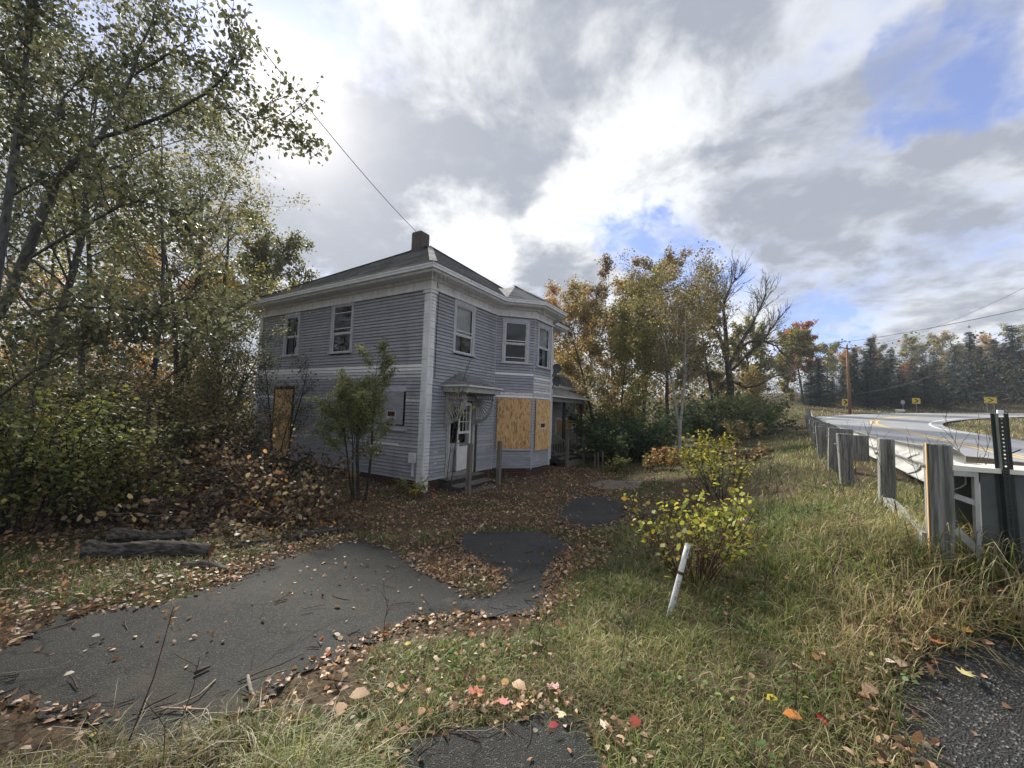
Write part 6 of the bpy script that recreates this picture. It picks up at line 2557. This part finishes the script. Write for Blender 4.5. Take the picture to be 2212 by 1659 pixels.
props(wd, 'low broad leafed weeds scattered through the bank grass', 'weeds', kind='stuff')

# verge grass across the road and on the inside of the bend
rng = np.random.default_rng(78)
s_ = rng.uniform(-10, 90, 60000)
of = np.where(rng.random(60000) < .55, rng.uniform(4.2, 16, 60000), rng.uniform(-18, -4.6, 60000))
pts = np.array([road_pt(a)[0] + road_pt(a)[1] * b_ for a, b_ in zip(s_[:22000], of[:22000])])
ok = (rail_side(pts) < -8) | (pts[:, 1] > 34) | (of[:22000] > 0)
P = pts[ok]
of2 = of[:22000][ok]
ok = np.array([True] * len(P))
L = rng.uniform(.12, .38, len(P)) * np.where(of2 > 0, .7, 1)
W = np.full(len(P), .028)
cols = pick_colors(rng, len(P), GR + STRAW, .2)
props(blades('verge_grass', P, L, W, cols, rng, .8), 'dry grass verge beyond the road and inside its bend', 'grass', kind='stuff')
fg = MB()

# fallen leaves
rng = np.random.default_rng(79)
P = np.vstack([sample(36000, 1.2, 5.5, rng, 66, 1.2), sample(80000, 3.5, 17.0, rng, 55, 1.1)])
hd = hard_d(P)
line_x = np.interp(P[:, 1], [0, 1.6, 2.4, 3.4, 4.5, 6, 9, 13, 20, 30], [-.6, -.5, .1, .35, .75, 1.3, 2.1, 2.9, 5.5, 9.5])
leftside = P[:, 0] < line_x + .35
ew = .10 + .03 * np.linalg.norm(P, axis=1)
edge = np.exp(-(np.minimum(hd, 0) / ew) ** 2) * (hd < .02 * np.linalg.norm(P, axis=1))
den = np.where(hd > .03, .012 + .05 * (vnoise(P, 2.3, 51) > .72), np.where(leftside, .75, .035))
den = np.maximum(den, np.where(leftside, edge, edge * .5))
# the thick brown carpet before the house
carpet = np.exp(-(((P[:, 0] - .6) / 2.4) ** 2 + ((P[:, 1] - 10.0) / 3.2) ** 2))
den = np.where(hd < .05, np.maximum(den, carpet), den)
den = np.where(edge_dist(P, PATCH3) > 0, .35, den)
den = den * (.35 + .8 * vnoise(P, 1.9, 52))
nr2 = np.linalg.norm(P, axis=1) < 4.5
den[nr2] *= 1 - .80 * grass_amt(P[nr2])
den[nr2] *= .55 + .45 * (np.linalg.norm(P[nr2], axis=1) > 3.2)
for pl_, amt_, sg_ in ((CORNER, .8, .13), (APRON, .55, .14)):
    de = edge_dist(P[nr2], pl_)
    den[nr2] = np.maximum(den[nr2], amt_ * np.exp(-((de + .06) / sg_) ** 2) * (.3 + vnoise(P[nr2], 4.0, 57)))
ok = (rng.random(len(P)) < den) & ~house_mask(P) & (rail_side(P) > .2)
P = P[ok]
lift = np.where(hd[ok] > 0, .018, .02) + rng.random(len(P)) * np.where(hd[ok] > 0, .004, .05)
r_ = np.linalg.norm(P, axis=1)
LIT = [(.34, .20, .115, 5), (.42, .27, .16, 3), (.24, .135, .08, 6), (.165, .10, .065, 5), (.52, .38, .26, 1.3), (.5, .45, .38, .4), (.45, .16, .08, .4), (.5, .36, .09, .2)]
P3 = np.column_stack([P, tz(P) + lift])
warm = np.exp(-(((P[:, 0] - .9) / 2.0) ** 2 + ((P[:, 1] - 10.0) / 3.0) ** 2))
half = rng.random(len(P)) < .55
szl = (.028 + .0020 * r_) * np.exp(rng.normal(size=len(P)) * .33).clip(.45, 1.9)
tn = (.7 + .6 * vnoise(P, 2.8, 53))
rg = np.random.default_rng(80)
Va, Fa, ka = leaf_geo(P3[half], szl[half], rg, 'curl', flat=.55)
Vb, Fb, kb = leaf_geo(P3[~half], szl[~half] * 1.15, rg, 'curl2', flat=.5)
ca = np.repeat(pick_colors(rg, half.sum(), LIT) * tn[half][:, None], ka, axis=0)
cb2 = np.repeat(pick_colors(rg, (~half).sum(), LIT) * tn[~half][:, None], kb, axis=0)
lo_ = link('leaf_litter', np_mesh('leaf_litter', np.vstack([Va, Vb]), np.vstack([Fa, Fb + len(Va)]), np.vstack([ca, cb2])), 'litter')
props(lo_, 'brown fallen leaves drifted over the yard and along the asphalt edges', 'fallen leaves', kind='stuff')

# twigs and bark scraps on the asphalt
rng = np.random.default_rng(81)
P = sample(1500, 1.4, 8.0, rng, 62, 1.1)
hd = hard_d(P)
ok = ((hd > -.35) & (rng.random(len(P)) < .16 + .8 * (np.abs(hd) < .25))) & (rail_side(P) > .4) & (P[:, 0] < 1.5)
P = P[ok]
polys = []
for p in P:
    a = rng.uniform(0, 6.283)
    L_ = rng.uniform(.03, .22) * (2.0 if rng.random() < .10 else 1)
    z0 = gz(p[0], p[1]) + .02
    pl_ = polyline([p[0], p[1], z0], [math.cos(a), math.sin(a), 0], L_, 3, rng, .12, 0)
    pl_[:, 2] = z0 + np.abs(rng.normal(size=4)) * .006
    r1 = rng.uniform(.0018, .006)
    polys.append((pl_, np.array([r1, r1 * .9, r1 * .8, r1 * .4])))
tg = tubes_object('twig_litter', polys, 'twig', sides=4)
props(tg, 'small dark twigs and bark scraps strewn on the asphalt', 'twigs', kind='stuff')

# dry stalks and seed heads standing in the grass by the rail
rng = np.random.default_rng(83)
polys, LP = [], []
for i in range(170):
    if i < 110:
        s = rng.uniform(0, 12) ** 1.0
        p = rail_pt(s) + np.array([-.8, .6]) * rng.uniform(-.9, 1.6)
        h_ = rng.uniform(.35, .95)
    else:
        p = sample(1, 1.8, 5.5, rng, 60)[0]
        if grass_amt(p[None])[0] < .4:
            continue
        h_ = rng.uniform(.18, .42)
    z0 = gz(p[0], p[1])
    pl_ = polyline([p[0], p[1], z0], [rng.normal() * .18, rng.normal() * .18, 1], h_, 6, rng, .07, -.02)
    polys.append((pl_, np.linspace(.0032, .0015, 7)))
    for k in range(int(rng.integers(0, 7))):
        q, d_ = along(pl_, rng.uniform(.45, 1))
        b2 = polyline(q, side_dir(d_, rng, rng.uniform(.4, .9), .15), rng.uniform(.05, .22), 3, rng, .12, .02)
        polys.append((b2, np.linspace(.002, .001, 4)))
        LP.append(b2[-1])
sw = tubes_object('dry_stalks', polys, 'twig', sides=4)
props(sw, 'thin dry weed stalks standing in the grass along the guardrail', 'weeds', kind='stuff')

# a few single things on the ground that stand out
def one_leaf(px, py, size, colr, label, shape='maple', rot=0.0, grp='single bright leaves on the ground', tilt=(.1, .1)):
    p = gpt(px, py)
    T_, faces = LEAF[shape]
    n_ = len(T_)
    c_ = T_[:, :2].mean(0)
    V = np.column_stack([(T_[:, 0] - c_[0]) * size, (T_[:, 1] - c_[1]) * size, T_[:, 2] * size])
    F = np.array([list(range(n_))]) if shape != 'curl' else np.array(faces)
    me = np_mesh('fallen_leaf', V, F, np.tile(np.array(colr), (n_, 1)))
    o_ = link('fallen_leaf', me, 'litter', None, (p[0], p[1], gz(*p) + .045))
    o_.rotation_euler = (tilt[0], tilt[1], rot)
    props(o_, label, 'leaf', grp)


SL = [(1028, 1515, .105, (.48, .16, .10), 'large orange red maple leaf at the top of the near asphalt patch', 'maple', .6), (1087, 1542, .075, (.55, .22, .22), 'pink maple leaf on the near asphalt patch', 'maple', 1.8),
      (1194, 1503, .08, (.60, .36, .36), 'pale pink maple leaf at the right of the near patch', 'maple', 2.6), (1195, 1603, .055, (.36, .06, .06), 'small bright red leaf on the near asphalt patch', 'curl', .3),
      (1212, 1565, .055, (.60, .46, .30), 'pale tan maple leaf right of the pink one', 'maple', 4.0), (1372, 1592, .085, (.34, .07, .05), 'red leaf in the grass right of the near patch', 'curl', .9),
      (1712, 1578, .085, (.52, .20, .05), 'orange oak leaf lying in the front grass', 'curl', -.4), (1776, 1583, .085, (.26, .03, .03), 'dark red leaf standing in the front grass', 'curl', 1.2),
      (1668, 1544, .065, (.55, .40, .05), 'yellow spotted leaf in the front grass', 'curl', .1), (1762, 1448, .075, (.42, .22, .11), 'brown leaf upright in the grass left of the corner asphalt', 'curl', .9),
      (2018, 1412, .10, (.62, .26, .12), 'orange maple leaf at the edge of the corner asphalt', 'maple', 1.2), (2090, 1390, .075, (.62, .38, .05), 'yellow orange leaf at the asphalt corner near the right edge', 'curl', .2),
      (2089, 1494, .075, (.62, .56, .26), 'single pale yellow leaf alone on the corner asphalt', 'maple', .3), (2185, 1345, .11, (.42, .16, .14), 'dull red maple leaf at the right edge', 'maple', 2.0),
      (2196, 1375, .10, (.40, .18, .15), 'second dull red leaf below the one at the right edge', 'maple', .5), (1720, 1462, .07, (.46, .33, .24), 'tan leaf low in the grass beside the brown upright one', 'curl', 2.0),
      (1965, 1425, .11, (.60, .44, .32), 'large pale tan leaf at the corner asphalt edge', 'curl', 2.4), (1945, 1460, .10, (.52, .38, .28), 'curled tan leaf lower on the corner asphalt edge', 'curl', .8),
      (1880, 1515, .10, (.46, .31, .21), 'brown leaf at the left tip of the corner asphalt', 'curl', .2), (880, 1410, .05, (.60, .52, .10), 'small lemon yellow leaf beside the twig drift', 'curl', .4),
      (870, 1512, .08, (.42, .22, .12), 'brown orange leaf in the straw left of the near patch', 'maple', .9), (1090, 1500, .07, (.50, .30, .13), 'curled orange tan leaf above the near patch', 'curl', 1.1),
      (1120, 1512, .10, (.46, .30, .18), 'pair leaf of tan brown lying flat above the near patch', 'curl', -.6), (775, 1530, .11, (.46, .32, .20), 'large tan leaf left of the near patch', 'curl', .3),
      (1700, 1270, .05, (.55, .35, .15), 'tiny orange tan leaf on the bank grass', 'curl', .3), (1568, 1345, .05, (.52, .28, .24), 'pink leaf in the grass right of the white pipe', 'curl', .5),
      (735, 1555, .10, (.40, .27, .17), 'brown leaf at the straw tuft foot', 'curl', 1.7), (205, 1392, .05, (.45, .42, .34), 'pale leaf alone on the left driveway', 'curl', .2), (147, 1476, .045, (.55, .50, .38), 'small whitish leaf on the left driveway', 'curl', .9)]
for (px, py, s_, c_, lab, shp, ro) in SL:
    one_leaf(px, py, s_, c_, lab, shp, ro)


def stick(name, label, pts, r0, r1, mat):
    pts = [np.array(p, float) for p in pts]
    o_ = np.array(pts[0])
    mb = MB()
    mb.tube([tuple(p - o_) for p in pts], list(np.linspace(r0, r1, len(pts))), 6)
    props(mb.build(name, mat, None, smooth=True, loc=tuple(o_)), label, 'stick')


def gs(px, py, up=.03):
    q = gpt(px, py)
    return (q[0], q[1], gz(*q) + up)


stick('stick', 'pale bent stick lying on the left driveway near the front edge', [gs(330, 1558), gs(390, 1535), gs(430, 1515), gs(465, 1480, .02)], .006, .004, 'twig_pale')
stick('stick', 'pale hooked twig in front of the bent stick', [gs(345, 1552), gs(445, 1550), gs(455, 1575), gs(462, 1592)], .005, .005, 'twig_pale')
stick('stick', 'dark bark strip on the left driveway', [gs(420, 1465), gs(452, 1450)], .012, .008, 'twig')
stick('bark_chunk', 'short broken grey stub of wood at the driveway edge left of the straw', [gs(534, 1480, .05), gs(540, 1500, .02), gs(548, 1525, .015), gs(546, 1545, .02)], .008, .017, 'old_wood')
stick('stick', 'thin twig lying on the middle asphalt patch', [gs(1085, 1270), gs(1125, 1240), gs(1148, 1215)], .004, .003, 'twig')
stick('stick', 'long straw lying across the near asphalt patch', [gs(985, 1605), gs(1050, 1595), gs(1080, 1588)], .002, .002, 'twig_pale')
# tall red-brown stem rising in the foreground left
q = gpt(265, 1640)
rng = np.random.default_rng(90)
b3 = np.array([q[0], q[1], gz(*q)])
tp = np.array(at(375, 1310, q[1] + .15))
mb = MB()
mb.tube([(0, 0, 0), tuple((tp - b3) * .5 + np.array([.02, 0, .0])), tuple(tp - b3)], [.0035, .003, .0018], 5)
ws = empty('tall_weed', b3, 0, 'single tall reddish weed stem rising in front of the left driveway', 'weed')
o_ = mb.build('stem', 'twig_red', ws)
Pq = np.array([b3 + (tp - b3) * f for f in np.linspace(.86, 1.0, 26)]) + rng.normal(size=(26, 3)) * .012
leaves_object('seed_head', Pq, np.full(26, .03), [(.22, .14, .09, 3), (.14, .09, .06, 2)], 91, 'long', 'leaf', ws, b3)
# three stakes by the thicket
for i, px in enumerate((1283, 1290, 1300)):
    p = gbase(px, 17.6)
    mb = MB()
    mb.bar((0, 0, -.1), (rr.uniform(-.02, .02), 0, .62 + .05 * i), .05, .03, up=(0, 1, 0))
    props(mb.build('garden_stake', 'old_wood', None, loc=tuple(p)), ('left', 'middle', 'right')[i] + ' one of three short wooden stakes by the thicket', 'stake', 'short stakes beyond the porch stairs')
# bleached driftwood branch under the far thicket
a_, c_ = at(1575, 1010, 20.0), at(1630, 985, 20.5)
stick('dead_branch', 'bleached forked branch lying under the thicket right of the birch clump', [tuple(at(1500, 985, 18)), tuple(at(1525, 1000, 18)), tuple(at(1545, 1025, 17.6))], .03, .015, 'bark_pale')

# ------------------------------------------------------------------ thin autumn haze over the whole site
zlo, zhi = float(GZ.min()) - 1.2, max(float(GZ.max()), 18.0) + 3.0
mb = MB()
mb.box(-330, 330, -330, 340, zlo, zhi)
hz_m = bpy.data.materials.new('haze')
hz_m.use_nodes = True
hn = NT(hz_m.node_tree)
hn.n.clear()
pv = hn.add('ShaderNodeVolumePrincipled', {'Color': (.80, .88, 1.0, 1), 'Density': .0006, 'Anisotropy': .0})
ho = hn.add('ShaderNodeOutputMaterial')
hn.l.new(pv.outputs[0], ho.inputs['Volume'])
MATS['haze'] = hz_m
props(mb.build('haze', 'haze'), kind='stuff')
